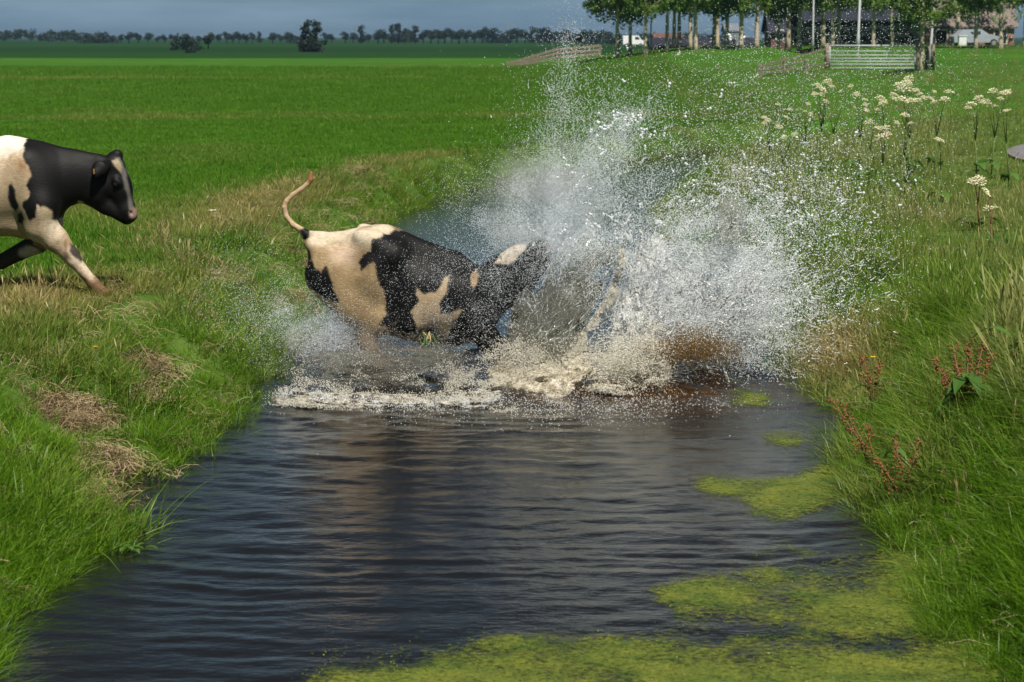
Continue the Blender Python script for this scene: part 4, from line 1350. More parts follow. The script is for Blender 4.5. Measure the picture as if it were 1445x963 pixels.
    for nm, (a_, b_), mt, lab in (('amber_drops', amber, 'amber_drop', 'amber brown drops where the wave drags up peat'), ('muddy_drops', cream, 'cream_drop', 'cream coloured muddy froth along the front of the splash'), ('dark_drops', mud, 'mud_drop', 'dark drops of peat water under the belly of the cow')):
        a_, b_ = np.concatenate(a_), np.concatenate(b_)
        tag(points_object(nm, a_, b_, M[mt]), lab, kind='stuff')
    PT[:], RD[:] = main
    # froth lying on the water ahead of the wave
    m = 14000
    fx, fy = rng.uniform(-1.9, 2.3, m), rng.uniform(16.2, 19.6, m)
    k = rng.uniform(0, 1, m) < np.clip(-.15 + 2.2 * fbm(fx * 3.2, fy * 4.5, None, 741, 4), 0, 1) * sstep(16.2, 18.8, fy)
    PT.append(np.stack([fx[k], fy[k], wave_z(fx[k], fy[k]) + .003], 1)); RD.append(rads(k.sum(), 1.5, 5.5))
    p, r_ = np.concatenate(PT), np.concatenate(RD) * .88
    # nothing inside the ground
    ok = p[:, 2] > np.where((xL(p[:, 1]) > p[:, 0]) | (xR(p[:, 1]) < p[:, 0]), ground(p[:, 0], p[:, 1]), 0) + .01
    p, r_ = p[ok], r_[ok]
    big = r_ > .0026
    tag(points_object('water_spray', p[~big], r_[~big], M['mist']), 'fine white spray hanging over the splash', kind='stuff')
    tag(points_object('water_drops', p[big], r_[big], M['drop']), 'flying drops of water thrown up by the cow', kind='stuff')
build_spray()

def foam_mat(name, a, b_, trans, rough=.22, bump=.7):
    m = bpy.data.materials.new(name); m.use_nodes = True
    nt = m.node_tree; N, K = nt.nodes.new, nt.links.new
    b = nt.nodes['Principled BSDF']
    g = N('ShaderNodeNewGeometry')
    n = N('ShaderNodeTexNoise'); n.inputs['Scale'].default_value = 14; n.inputs['Detail'].default_value = 8; n.inputs['Roughness'].default_value = .7
    n2 = N('ShaderNodeTexVoronoi'); n2.inputs['Scale'].default_value = 55
    K(g.outputs['Position'], n.inputs['Vector']); K(g.outputs['Position'], n2.inputs['Vector'])
    r = N('ShaderNodeValToRGB'); r.color_ramp.elements[0].position = .38; r.color_ramp.elements[1].position = .64
    r.color_ramp.elements[0].color = (*a, 1); r.color_ramp.elements[1].color = (*b_, 1)
    K(n.outputs['Fac'], r.inputs['Fac']); K(r.outputs['Color'], b.inputs['Base Color'])
    ad = N('ShaderNodeMath'); ad.operation = 'MULTIPLY_ADD'; ad.inputs[1].default_value = .5
    K(n2.outputs['Distance'], ad.inputs[0]); K(n.outputs['Fac'], ad.inputs[2])
    bp = N('ShaderNodeBump'); bp.inputs['Strength'].default_value = bump; bp.inputs['Distance'].default_value = .03
    K(ad.outputs[0], bp.inputs['Height']); K(bp.outputs['Normal'], b.inputs['Normal'])
    tr = N('ShaderNodeMapRange'); tr.inputs['From Min'].default_value = .4; tr.inputs['From Max'].default_value = .65
    tr.inputs['To Min'].default_value = trans; tr.inputs['To Max'].default_value = trans * .35
    K(n.outputs['Fac'], tr.inputs['Value']); K(tr.outputs['Result'], b.inputs['Transmission Weight'])
    b.inputs['Roughness'].default_value = rough
    b.inputs['IOR'].default_value = 1.33
    return m
M['foam'] = foam_mat('churned_foam', (.44, .38, .26), (.86, .82, .70), .5)
M['foam_thin'] = foam_mat('thin_foam', (.16, .12, .07), (.80, .78, .70), .6, .12)
M['foam_grey'] = foam_mat('splash_foam', (.66, .68, .66), (.92, .93, .92), .6)
M['brown_water'] = foam_mat('stirred_water', (.11, .050, .008), (.20, .105, .025), .6, .05, .10)

def lumps(name, balls, h, material, label, nz=.02, nf=9.0, k=.022):
    """one frothy surface grown round many small balls: rows of (px, py, Y, radius px)"""
    B = np.asarray(balls, float)
    c = P_arr(B[:, 0], B[:, 1], B[:, 2]); rr = B[:, 3] * B[:, 2] / FPX
    s = SDF(c.min(0) - rr.max() - .04, c.max(0) + rr.max() + .04, h)
    for p, q_ in zip(c, rr):
        s.cone(p, p + 1e-4, q_, q_, 1, k)
    X, Y, Z = np.meshgrid(*s.ax, indexing='ij', sparse=True)
    near = np.abs(s.F) < .09
    ix = np.argwhere(near)
    xs, ys, zs = s.ax[0][ix[:, 0]], s.ax[1][ix[:, 1]], s.ax[2][ix[:, 2]]
    s.F[near] += (nz * 2 * fbm(xs * nf, ys * nf, zs * nf, 810, 4)).astype(np.float32)
    V, Q = s.mesh(1)
    return tag(obj(name, mesh(name, V, Q), material), label, kind='stuff')

def build_foam():
    def along(pts, n, j, lo, hi, Y0, Y1, pw=1.6, jy=.55):
        pts = np.asarray(pts, float)
        t = rng.uniform(0, len(pts) - 1, n)
        px = np.interp(t, np.arange(len(pts)), pts[:, 0]) + rng.normal(0, j, n)
        py = np.interp(t, np.arange(len(pts)), pts[:, 1]) + rng.normal(0, j * jy, n)
        Y = np.interp(t, [0, len(pts) - 1], [Y0, Y1]) + rng.normal(0, .08, n)
        return np.stack([px, py, Y, lo + (hi - lo) * rng.uniform(0, 1, n) ** pw], 1)
    def ropes(n, o, ang, sda, r0, r1, Y, sY, lo, hi, grav=0.0, m=16):
        out = []
        for _ in range(n):
            a, L0 = R(1) * rng.normal(ang, sda), rng.uniform(r0, r1)
            ln, yk, rk, cv = rng.uniform(10, 42), rng.normal(0, sY), rng.uniform(lo, hi), rng.normal(0, .012)
            ph = rng.uniform(0, 6.28)
            for k in range(m):
                t = k / (m - 1)
                L_ = L0 + ln * t
                aa = a + cv * ln * t
                out.append((o[0] + L_ * math.cos(aa), o[1] - L_ * math.sin(aa) + grav * (L_ / 200) ** 2, Y + yk * L_ / 150,
                            rk * (.35 + .65 * math.sin(math.pi * (.12 + .8 * t))) * (.8 + .4 * math.sin(ph + 9 * t))))
        return np.array(out)
    wall = np.concatenate([ropes(200, (872, 520), 40, 22, 5, 175, 20.35, .30, 1.0, 3.0, 10), ropes(60, (868, 525), 10, 14, 0, 60, 20.0, .15, 1.4, 3.6, 12),
                           ropes(60, (860, 500), 62, 12, 40, 190, 20.5, .2, 1.0, 2.6)])
    lumps('splash_wall', wall, .0085, M['foam_grey'], 'thick white ropes of water thrown to the right', .004, 14, .012)
    rim = along([(770, 536), (803, 497), (830, 462), (856, 427), (872, 390), (878, 352)], 420, 1.2, 1.2, 3.4, 19.9, 20.15, 1.2)
    lumps('splash_rim', rim, .0075, M['foam'], 'ropy rim of the water sheet in front of the cow', .004, 14, .012)
    # flecks torn off the crests: short ropes of water
    fl = []
    for cx_, cy_, sx, sy, n_ in ((880, 180, 24, 10, 22), (830, 235, 30, 24, 20), (1090, 270, 50, 40, 46), (1150, 260, 70, 40, 30), (980, 300, 60, 50, 34), (820, 345, 40, 22, 34), (1000, 120, 60, 30, 12), (1120, 380, 40, 40, 26)):
        for _ in range(n_):
            x0, y0 = rng.normal(cx_, sx), rng.normal(cy_, sy)
            a = rng.uniform(0, math.pi); m_ = rng.integers(2, 6); Yk = 20.6 + rng.normal(0, .3)
            for k in range(m_):
                fl.append((x0 + 3 * k * math.cos(a) + rng.normal(0, 1), y0 - 3 * k * math.sin(a) + rng.normal(0, 1), Yk, rng.uniform(.8, 2.2)))
    B = np.array(fl)
    c = P_arr(B[:, 0], B[:, 1], B[:, 2])
    tag(points_object('water_flecks', c, B[:, 3] * B[:, 2] / FPX, M['drop']), 'torn ropes and flecks of water in the air', kind='stuff')
build_foam()

def sheet(name, bot, top, Yb, Yt, bulge, material, label, n=60, holes=.0, th=.010, seed=1):
    bot, top = np.asarray(bot, float), np.asarray(top, float)
    s = np.linspace(0, 1, n)
    cv = lambda c, k: np.interp(s * (len(c) - 1), np.arange(len(c)), c[:, k])
    S_, T_ = np.meshgrid(s, s, indexing='ij')
    bx, by, tx, ty = (np.repeat(cv(c, k)[:, None], n, 1) for c, k in ((bot, 0), (bot, 1), (top, 0), (top, 1)))
    px, py = bx + (tx - bx) * T_, by + (ty - by) * T_
    Y = Yb + (Yt - Yb) * T_ - bulge * np.sin(math.pi * T_) * np.sin(math.pi * np.clip(S_, 0, 1))
    px = px + 5 * fbm(S_ * 5, T_ * 5, None, seed, 3)
    py = py + 5 * fbm(S_ * 5, T_ * 5, None, seed + 3, 3)
    Y = Y + .11 * fbm(S_ * 6, T_ * 6, None, seed + 5, 4)
    V = P_arr(px.ravel(), py.ravel(), Y.ravel())
    i, j = np.meshgrid(np.arange(n - 1), np.arange(n - 1), indexing='ij')
    F = np.stack([i * n + j, (i + 1) * n + j, (i + 1) * n + j + 1, i * n + j + 1], -1).reshape(-1, 4)
    if holes:
        e = np.minimum(np.minimum(S_, 1 - S_), 1 - T_) * 3.2 + 1.1 * fbm(S_ * 7, T_ * 7, None, seed + 9, 4)
        F = F[(e.ravel()[F] > holes - .35).all(1)]
    o = obj(name, mesh(name, V, F), material)
    md = o.modifiers.new('thickness', 'SOLIDIFY'); md.thickness = th; md.offset = 0
    md = o.modifiers.new('round', 'SUBSURF'); md.levels = 1; md.render_levels = 1
    return tag(o, label, kind='stuff')

def glass_mat():
    m = mat('water_sheet', (.74, .74, .66), .05, bump=.6, scale=16)
    b = m.node_tree.nodes['Principled BSDF']
    b.inputs['Transmission Weight'].default_value = .93
    b.inputs['IOR'].default_value = 1.33
    return m
M['sheet'] = glass_mat()
M['cavity'] = mat('cavity_water', (.40, .30, .16), .05, bump=.9, scale=11)
M['cavity'].node_tree.nodes['Principled BSDF'].inputs['Transmission Weight'].default_value = .96
M['cavity'].node_tree.nodes['Principled BSDF'].inputs['IOR'].default_value = 1.33
sheet('cavity_wall', [(700, 562), (742, 558), (784, 540), (812, 500)], [(716, 452), (752, 412), (806, 366), (872, 366)], 20.05, 20.45, .10, M['cavity'],
      'dark olive wall of the hollow torn in the water', 80, .34, .010, 61)
sheet('water_sheet', [(684, 556), (726, 556), (780, 538), (812, 494)], [(722, 422), (762, 386), (822, 332), (880, 344)], 19.7, 20.3, .25, M['sheet'],
      'clear curved sheet of water in front of the diving head', 72, .42, .010, 21)
sheet('water_flap', [(1008, 345), (1030, 350), (1052, 335)], [(1004, 296), (1036, 268), (1060, 290)], 20.1, 20.2, .06, M['sheet'],
      'small glassy flap of water above the splash wall', 30, .25, .012, 33)
sheet('front_wave', [(384, 568), (470, 574), (560, 580), (640, 580), (715, 572)], [(396, 549), (470, 552), (560, 557), (640, 556), (705, 543)], 18.85, 19.2, .06, M['foam_thin'],
      'frothy brown and white wave rolling forward from the splash', 90, .50, .010, 81)
sheet('churned_water', [(672, 580), (740, 574), (800, 556), (840, 528)], [(690, 520), (735, 494), (790, 498), (826, 490)], 19.3, 19.95, .16, M['foam'],
      'cream coloured boil of churned water under the cow', 70, .25, .014, 85)
sheet('dark_splash', [(405, 556), (470, 560), (560, 562), (650, 556)], [(436, 480), (492, 486), (560, 492), (650, 492)], 19.9, 20.25, .08, M['sheet'],
      'ragged translucent curtain of water under the belly', 70, .62, .008, 91)
for k_, (b0, b1, t0, t1, Yq) in enumerate((((842, 538), (905, 542), (868, 420), (925, 402), 20.0), ((890, 535), (940, 520), (930, 400), (990, 385), 20.25), ((920, 515), (970, 505), (985, 380), (1050, 350), 20.45),
                                      ((930, 520), (1000, 490), (1030, 400), (1090, 380), 20.2), ((870, 500), (910, 490), (895, 350), (945, 330), 20.6))):
    sheet('splash_curtain', [b0, ((b0[0] + b1[0]) / 2, (b0[1] + b1[1]) / 2 + 4), b1], [t0, ((t0[0] + t1[0]) / 2, (t0[1] + t1[1]) / 2 - 12), t1], Yq, Yq + .15, .12, M['foam_grey'],
          'torn white curtain of water fanning up to the right', 56, .38, .008, 100 + 7 * k_)

def mist_volume(name, c, rad, dens, label, seed):
    u, v = np.linspace(0, math.pi, 17), np.arange(28) * 2 * math.pi / 28
    U, W = np.meshgrid(u, v, indexing='ij')
    V = np.stack([np.sin(U) * np.cos(W), np.sin(U) * np.sin(W), np.cos(U)], -1).reshape(-1, 3)
    i, j = np.meshgrid(np.arange(16), np.arange(28), indexing='ij')
    F = np.stack([i * 28 + j, (i + 1) * 28 + j, (i + 1) * 28 + (j + 1) % 28, i * 28 + (j + 1) % 28], -1).reshape(-1, 4)
    m = bpy.data.materials.new(name); m.use_nodes = True
    nt = m.node_tree; N, K = nt.nodes.new, nt.links.new
    nt.nodes.remove(nt.nodes['Principled BSDF'])
    pv = N('ShaderNodeVolumePrincipled'); pv.inputs['Color'].default_value = (.97, .99, 1, 1); pv.inputs['Anisotropy'].default_value = 0
    t = N('ShaderNodeTexCoord'); ln = N('ShaderNodeVectorMath'); ln.operation = 'LENGTH'
    K(t.outputs['Object'], ln.inputs[0])
    f = N('ShaderNodeMapRange'); f.inputs['From Min'].default_value = 1; f.inputs['From Max'].default_value = .15; f.interpolation_type = 'SMOOTHERSTEP'
    K(ln.outputs['Value'], f.inputs['Value'])
    g = N('ShaderNodeNewGeometry'); n_ = N('ShaderNodeTexNoise'); n_.inputs['Scale'].default_value = 3.2; n_.inputs['Detail'].default_value = 4
    K(g.outputs['Position'], n_.inputs['Vector'])
    r = N('ShaderNodeMapRange'); r.inputs['From Min'].default_value = .42; r.inputs['From Max'].default_value = .68; r.inputs['To Max'].default_value = dens
    K(n_.outputs['Fac'], r.inputs['Value'])
    mu = N('ShaderNodeMath'); mu.operation = 'MULTIPLY'; K(f.outputs['Result'], mu.inputs[0]); K(r.outputs['Result'], mu.inputs[1])
    K(mu.outputs[0], pv.inputs['Density']); K(pv.outputs[0], nt.nodes['Material Output'].inputs['Volume'])
    o = obj(name, mesh(name, V, F), m)
    o.location = c; o.scale = rad
    return tag(o, label, kind='stuff')
mist_volume('spray_mist', P(775, 290, 21.3), (.80, .55, .72), 3.4, 'soft mist in the plume over the head', 1)
mist_volume('spray_mist', P(990, 415, 20.7), (1.0, .55, .72), 3.4, 'soft mist in the fan thrown to the right', 2)
mist_volume('spray_mist', P(455, 465, 20.9), (.55, .45, .34), 3.6, 'soft mist behind the hind legs', 3)

# ------------------------------------------------------------------ trees
ORD = ['first', 'second', 'third', 'fourth', 'fifth', 'sixth', 'seventh', 'eighth', 'ninth', 'tenth', 'eleventh', 'twelfth', 'thirteenth', 'fourteenth',
       'fifteenth', 'sixteenth', 'seventeenth', 'eighteenth', 'nineteenth', 'twentieth']
ORD += ['twenty-' + o for o in ORD[:9]] + ['thirtieth'] + ['thirty-' + o for o in ORD[:9]] + ['fortieth'] + ['forty-' + o for o in ORD[:9]] + ['fiftieth'] + ['fifty-' + o for o in ORD[:9]] + ['sixtieth'] + ['sixty-' + o for o in ORD[:9]]

def leaf_mat(name, a, b_, trans=.3):
    m = bpy.data.materials.new(name); m.use_nodes = True
    nt = m.node_tree; N, K = nt.nodes.new, nt.links.new
    b = nt.nodes['Principled BSDF']; b.inputs['Roughness'].default_value = .55; b.inputs['Specular IOR Level'].default_value = .25
    t = N('ShaderNodeAttribute'); t.attribute_name = 'tone'
    r = N('ShaderNodeMix'); r.data_type = 'RGBA'
    r.inputs['A'].default_value = (*a, 1); r.inputs['B'].default_value = (*b_, 1)
    K(t.outputs['Fac'], r.inputs['Factor']); K(r.outputs['Result'], b.inputs['Base Color'])
    tr = N('ShaderNodeBsdfTranslucent'); K(r.outputs['Result'], tr.inputs['Color'])
    ms = N('ShaderNodeMixShader'); ms.inputs[0].default_value = trans
    K(b.outputs[0], ms.inputs[1]); K(tr.outputs[0], ms.inputs[2]); K(ms.outputs[0], nt.nodes['Material Output'].inputs['Surface'])
    return m
M['tree_leaf'] = leaf_mat('tree_leaves', (.060, .135, .018), (.17, .27, .045), .4)
M['far_leaf'] = leaf_mat('distant_leaves', (.010, .026, .020), (.022, .045, .026), .15)
M['bark'] = mat('pale_bark', (.46, .39, .29), .85, .3, 3, bump=.4, stretch=(1, 1, .3))
M['bark_dark'] = mat('dark_bark', (.10, .085, .065), .9, .3, 3, bump=.4)

def leaves(centres, radii, n_per, size, seed, flat=.8):
    """small leaf-sized faces spread through clumps"""
    g = np.random.default_rng(seed)
    C = np.repeat(centres, n_per, 0); Rr = np.repeat(radii, n_per)
    n = len(C)
    d = g.normal(0, 1, (n, 3)); d /= np.linalg.norm(d, axis=1, keepdims=True)
    c = C + d * (Rr * g.uniform(.15, 1, n) ** .5)[:, None] * np.array([1, 1, flat])
    a = g.normal(0, 1, (n, 3)); a /= np.linalg.norm(a, axis=1, keepdims=True)
    b = np.cross(a, g.normal(0, 1, (n, 3))); b /= np.linalg.norm(b, axis=1, keepdims=True)
    s = (size * g.uniform(.6, 1.3, n))[:, None]
    V = np.stack([c - a * s, c + b * s * .55, c + a * s, c - b * s * .55], 1).reshape(-1, 3)
    F = np.arange(4 * n).reshape(-1, 4)
    tone = np.repeat(np.repeat(g.uniform(0, 1, len(centres)), n_per) * .5 + g.uniform(0, .5, n), 4)
    return V, F, tone

def crown_mesh(name, V, F, tone, material):
    me = mesh(name, V, F, False)
    at = me.attributes.new('tone', 'FLOAT', 'POINT'); at.data.foreach_set('value', tone.astype(np.float32))
    me.materials.append(material)
    return me

def roadside_proto(seed):
    """clear pale stem, branches, loose crown starting about two metres up"""
    g = np.random.default_rng(seed)
    H = g.uniform(9, 11)
    mb = MB()
    lean = g.normal(0, .25, 2)
    zs = np.linspace(-.4, H * .9, 12)
    t = np.clip(zs / (H * .9), 0, 1)
    st = np.stack([lean[0] * t ** 1.5 + .06 * np.sin(3 * t + seed), lean[1] * t ** 1.5, zs], 1)
    mb.tube(st, np.interp(t, [0, .05, .3, 1], [.21, .155, .125, .03]), 9)
    cc, rr = [], []
    for k in range(34):
        z0 = g.uniform(2.9, H * .85) if k > 12 else g.uniform(2.7, 4.4)
        b0 = np.array([np.interp(z0, zs, st[:, 0]), np.interp(z0, zs, st[:, 1]), z0])
        a = g.uniform(0, 6.283)
        ln = g.uniform(.9, 2.4) * (1 - .55 * (z0 / H)) * 1.15
        tip = b0 + np.array([math.cos(a) * ln, math.sin(a) * ln, g.uniform(.1, .8) * ln])
        mid = (b0 + tip) / 2 + np.array([0, 0, .12 * ln])
        mb.tube([b0, mid, tip], [.05, .035, .012], 5)
        for q_ in range(3):
            cc.append(b0 + (tip - b0) * g.uniform(.45, 1.1) + g.normal(0, .22, 3)); rr.append(g.uniform(.4, .85))
    for k in range(8):
        cc.append(np.array([lean[0], lean[1], H * g.uniform(.6, 1.0)]) + g.normal(0, .4, 3)); rr.append(g.uniform(.4, .8))
    V, F, tone = leaves(np.array(cc), np.array(rr), 62, .13, seed + 50)
    return mb, crown_mesh('crown', V, F, tone, M['tree_leaf'])

def build_roadside_trees():
    protos = [roadside_proto(600 + k) for k in range(5)]
    stems = []
    xs = [(870, 1), (887.5, 1), (908.6, 1), (939.6, 1), (948.4, 0), (957, 0), (973, 0), (979, 1), (1005, 1), (1011, 0), (1022.6, 1), (1042.5, 1), (1064.7, 1), (1095.7, 0),
          (1110, 0), (1124.5, 1), (1157, 0), (1171.5, 1), (1179, 1), (1229, 1), (1254.5, 0), (1372, 1), (1406, 1), (1440.5, 1)]
    for k, (px, front) in enumerate(xs):
        Y = (176 if front else 189) + random.uniform(-4, 4)
        x = (px - 722.5) / FPX * Y * 1.0
        z = ground([x], [Y])[0]
        if k < len(protos):
            mb, cm = protos[k]
            t = empty('roadside_tree', (x, Y, z), random.uniform(0, 6.28))
            tr = mb.build('trunk', M['bark'], t, True)
            cr_ = obj('crown', cm, None, t)
            stems.append(t)
        else:
            t = copy_tree(stems[k % len(stems)])
            t.location = (x, Y, z); t.rotation_euler.z = random.uniform(0, 6.28)
        s = random.uniform(.92, 1.12)
        t.scale = (s * random.uniform(.9, 1.1), s, s)
        tag(t, 'pale stemmed roadside tree, %s from the left in the row by the farm' % ORD[k], 'tree', 'pale stemmed trees along the farm road')
    # one gnarled stem right behind the gate
    Y = 134; px = 1296
    x = (px - 722.5) / FPX * Y
    t = copy_tree(stems[2]); t.location = (x, Y, ground([x], [Y])[0]); t.scale = (.85, .85, .85)
    tag(t, 'leaning tree with a pale stem standing at the right post of the gate', 'tree')
build_roadside_trees()

def far_proto(kind, seed):
    g = np.random.default_rng(seed)
    mb = MB()
    if kind == 'round':       # standard tree with a clear stem
        mb.tube([(0, 0, -.5), (0, 0, 2.2), (.1, 0, 4.5)], [.28, .22, .1], 6)
        cc = np.stack([g.normal(0, .9, 26), g.normal(0, .9, 26), g.uniform(2.6, 6.6, 26)], 1); rr = g.uniform(.7, 1.2, 26)
    elif kind == 'tall':
        mb.tube([(0, 0, -.5), (0, 0, 3), (.1, 0, 7.5)], [.3, .22, .06], 6)
        cc = np.stack([g.normal(0, .65, 34), g.normal(0, .65, 34), g.uniform(.9, 9.0, 34)], 1); rr = g.uniform(.7, 1.15, 34)
        cc[:, :2] *= np.interp(cc[:, 2], [0, 4, 9], [1.5, 1.2, .45])[:, None]
    else:                     # bush
        mb.tube([(0, 0, -.5), (0, 0, 1.6)], [.25, .1], 6)
        cc = np.stack([g.normal(0, 2.0, 34), g.normal(0, 1.5, 34), g.uniform(.4, 3.6, 34)], 1); rr = g.uniform(.8, 1.4, 34)
        cc[:, 2] *= np.exp(-(cc[:, 0] / 3.5) ** 2)
    V, F, tone = leaves(cc, rr, 34, .34, seed + 9, .9)
    return mb, crown_mesh('crown', V, F, tone, M['far_leaf'])

def build_far_trees():
    P_ = {k: far_proto(k, 700 + i) for i, k in enumerate(('round', 'tall', 'bush'))}
    firsts = {}
    def place(kind, px, hpx, Y, wide=1.0, name='distant_tree'):
        H = {'round': 7.4, 'tall': 9.8, 'bush': 4.4}[kind]
        x = (px - 722.5) / FPX * Y
        key = (kind, name)
        if key not in firsts:
            t = empty(name)
            if kind in [k for k, _n in firsts]:
                src = [v for (k, _n), v in firsts.items() if k == kind][0]
                for ch in src.children: copy_tree(ch, t)
            else:
                P_[kind][0].build('trunk', M['bark_dark'], t, True)
                obj('crown', P_[kind][1], None, t)
            firsts[key] = t
        else:
            t = copy_tree(firsts[key])
        s = hpx * Y / FPX / H * (random.uniform(1.0, 1.35) if Y > 800 else 1)
        t.location = (x, Y, ground([x], [Y])[0]); t.rotation_euler = (0, 0, random.uniform(0, 6.28)); t.scale = (s * wide, s * wide, s)
        return t
    # the row on the horizon, left to right
    row = [(142, 14, 'bush'), (163, 12, 'round'), (175, 14, 'round'), (186, 13, 'round'), (199, 13, 'round'), (213, 12, 'round'), (226, 11, 'round'), (236, 13, 'round'), (247, 14, 'round'),
           (284, 12, 'round'), (312, 13, 'round'), (323, 14, 'round'), (331, 14, 'round'), (340, 14, 'round'), (350, 13, 'round'), (359, 14, 'round'), (369, 15, 'tall'), (387, 14, 'round'),
           (398, 11, 'round'), (407, 13, 'round'), (416, 13, 'round'), (426, 12, 'bush'), (462, 12, 'round'), (470, 13, 'round'), (489, 15, 'round'), (500, 13, 'round'), (511, 20, 'tall'),
           (521, 13, 'round'), (535, 14, 'round'), (543, 17, 'round'), (554, 21, 'tall'), (563, 22, 'tall'), (572, 21, 'tall'), (579, 18, 'round'), (587, 20, 'tall'), (598, 19, 'round'),
           (609, 20, 'round'), (619, 18, 'round'), (628, 20, 'round'), (638, 18, 'round'), (648, 21, 'round'), (659, 18, 'round'), (670, 18, 'round'), (681, 20, 'round'), (694, 18, 'round'),
           (707, 14, 'bush'), (720, 17, 'round'), (729, 17, 'round'), (741, 16, 'round'), (751, 24, 'tall'), (762, 19, 'round'), (773, 20, 'round'), (786, 17, 'bush'), (799, 16, 'round'), (842, 18, 'bush'), (853, 15, 'bush')]
    for k, (px, h, kd) in enumerate(row):
        t = place(kd, px, h, 900 + random.uniform(-60, 60), random.uniform(1.1, 1.6))
        tag(t, 'small dark tree on the horizon, %s from the left in the distant row' % ORD[k], 'tree', 'distant row of trees on the horizon')
    for k, px in enumerate((868, 884, 897, 912, 925, 942, 960, 975, 990, 1003, 1018, 1034)):
        t = place('bush', px, 15 + random.uniform(-2, 4), 760 + random.uniform(-40, 40), 1.3)
        tag(t, 'dark bush behind the pale tree stems, %s from the left' % ORD[k], 'bush', 'dark bushes behind the roadside trees')
    t = place('bush', 264, 26, 430, .95, 'field_bush'); tag(t, 'broad dark bush in the field left of the tall twin tree', 'bush')
    t = place('bush', 272, 11, 350, 1.1, 'field_bush'); tag(t, 'low dark shrub at the foot of the broad bush', 'bush')
    t = place('round', 297, 25, 470, 1.25, 'field_tree'); tag(t, 'rounded dark tree just right of the broad field bush', 'tree')
    t = place('tall', 434, 46, 372, 1.25, 'field_tree'); tag(t, 'left half of the tall twin tree standing alone in the field', 'tree')
    t = place('tall', 448, 46, 374, 1.35, 'field_tree'); tag(t, 'right half of the tall twin tree standing alone in the field', 'tree')
    t = place('bush', 441, 22, 373, .8, 'field_bush'); tag(t, 'dense dark bush at the foot of the tall twin tree', 'bush')
    t = place('round', 818, 28, 420, 1.5, 'field_tree'); tag(t, 'dark round tree behind the timber fence and the thin water jet', 'tree')
    # far-off wood at the left edge: one mass
    g = np.random.default_rng(77)
    n = 150
    px = g.uniform(-60, 140, n); Y = g.uniform(930, 1050, n)
    hp = np.interp(px, [-60, 0, 60, 110, 125, 140], [19, 19, 19, 16, 12, 6]) * g.uniform(.75, 1.05, n)
    x = (px - 722.5) / FPX * Y
    cz = .6 + hp * Y / FPX * g.uniform(.3, .9, n)
    V, F, tone = leaves(np.stack([x, Y, cz], 1), g.uniform(1.0, 2.0, n), 46, .5, 78, .8)
    tag(obj('far_wood', crown_mesh('far_wood', V, F, tone, M['far_leaf'])), 'dark wood on the horizon at the left edge', kind='stuff')
build_far_trees()

# ------------------------------------------------------------------ farm, fences, poles
def at(px, Y, z=None):
    x = (px - 722.5) / FPX * Y
    return np.array([x, Y, ground([x], [Y])[0] if z is None else z])

def build_gate():
    Y = 134.0
    a, b = at(1168, Y), at(1287, Y)
    w = b[0] - a[0]; h = 1.22
    root = at(1168, Y)
    t = empty('field_gate', root)
    tag(t, 'galvanised steel field gate with horizontal bars between timber posts', 'gate')
    f = MB()
    f.tube([(0, 0, .10), (0, 0, .10 + h)], .035, 8); f.tube([(w, 0, .10), (w, 0, .10 + h)], .035, 8)
    f.tube([(0, 0, .10 + h), (w, 0, .10 + h)], .048, 8); f.tube([(0, 0, .10), (w, 0, .10)], .033, 8)
    f.build('frame', M['steel'], t, True)
    for z in (.26, .42, .58, .76, .98):
        m_ = MB(); m_.tube([(.03, 0, .1 + z - .06), (w - .03, 0, .1 + z - .06)], .034, 7); m_.build('bar', M['steel'], t, True)
    for k in (1, 2):
        m_ = MB(); m_.tube([(w * k / 3, 0, .13), (w * k / 3, 0, .10 + h)], .02, 6); m_.build('brace', M['steel'], t, True)
    l = MB(); l.box((w + .05, 0, .75), (.14, .06, .10)); l.box((w + .05, 0, .55), (.05, .05, .22)); l.build('latch', M['steel'], t)
    for px, hh, lab in ((1164, 1.45, 'stout timber post at the left end of the steel gate'), (1291, 1.55, 'timber post at the latch end of the steel gate'), (1304, 1.30, 'dark timber post just right of the leaning tree'), (1312, 1.42, 'timber post furthest right beside the gate')):
        c = at(px, Y + (.0 if px < 1300 else .4))
        p = MB(); p.tube([(0, 0, -.3), (.02, 0, hh * .5), (0, 0, hh)], [.13, .12, .115], 9)
        o = p.build('gate_post', M['weather_wood'], None, True); o.location = c
        tag(o, lab, 'post', 'timber posts around the gate')
    # wing of planks falling away to the left
    pa, pb = at(1162, Y), at(1070, 116)
    t = empty('plank_fence', pb)
    tag(t, 'weathered plank fence with three rails running down to the gate', 'fence')
    for k in range(4):
        u = k / 3
        q_ = pb + (pa - pb) * u; q_[2] = ground([q_[0]], [q_[1]])[0]
        p = MB(); hh = .62 + .62 * u
        p.box(np.array([0, .06, hh / 2 - .1]) + q_ - pb, (.13, .13, hh + .25)); p.build('post', M['weather_wood'], t)
    for k, fr in enumerate((.30, .62, .95)):
        r_ = MB()
        z0, z1 = ground([pb[0]], [pb[1]])[0] + .55 * fr, ground([pa[0]], [pa[1]])[0] + 1.18 * fr
        r_.bar(np.array([0, -.03, z0 - pb[2]]), np.array([pa[0] - pb[0], pa[1] - pb[1] - .03, z1 - pb[2]]), .04, .10)
        r_.build('rail', M['weather_wood'], t)
build_gate()

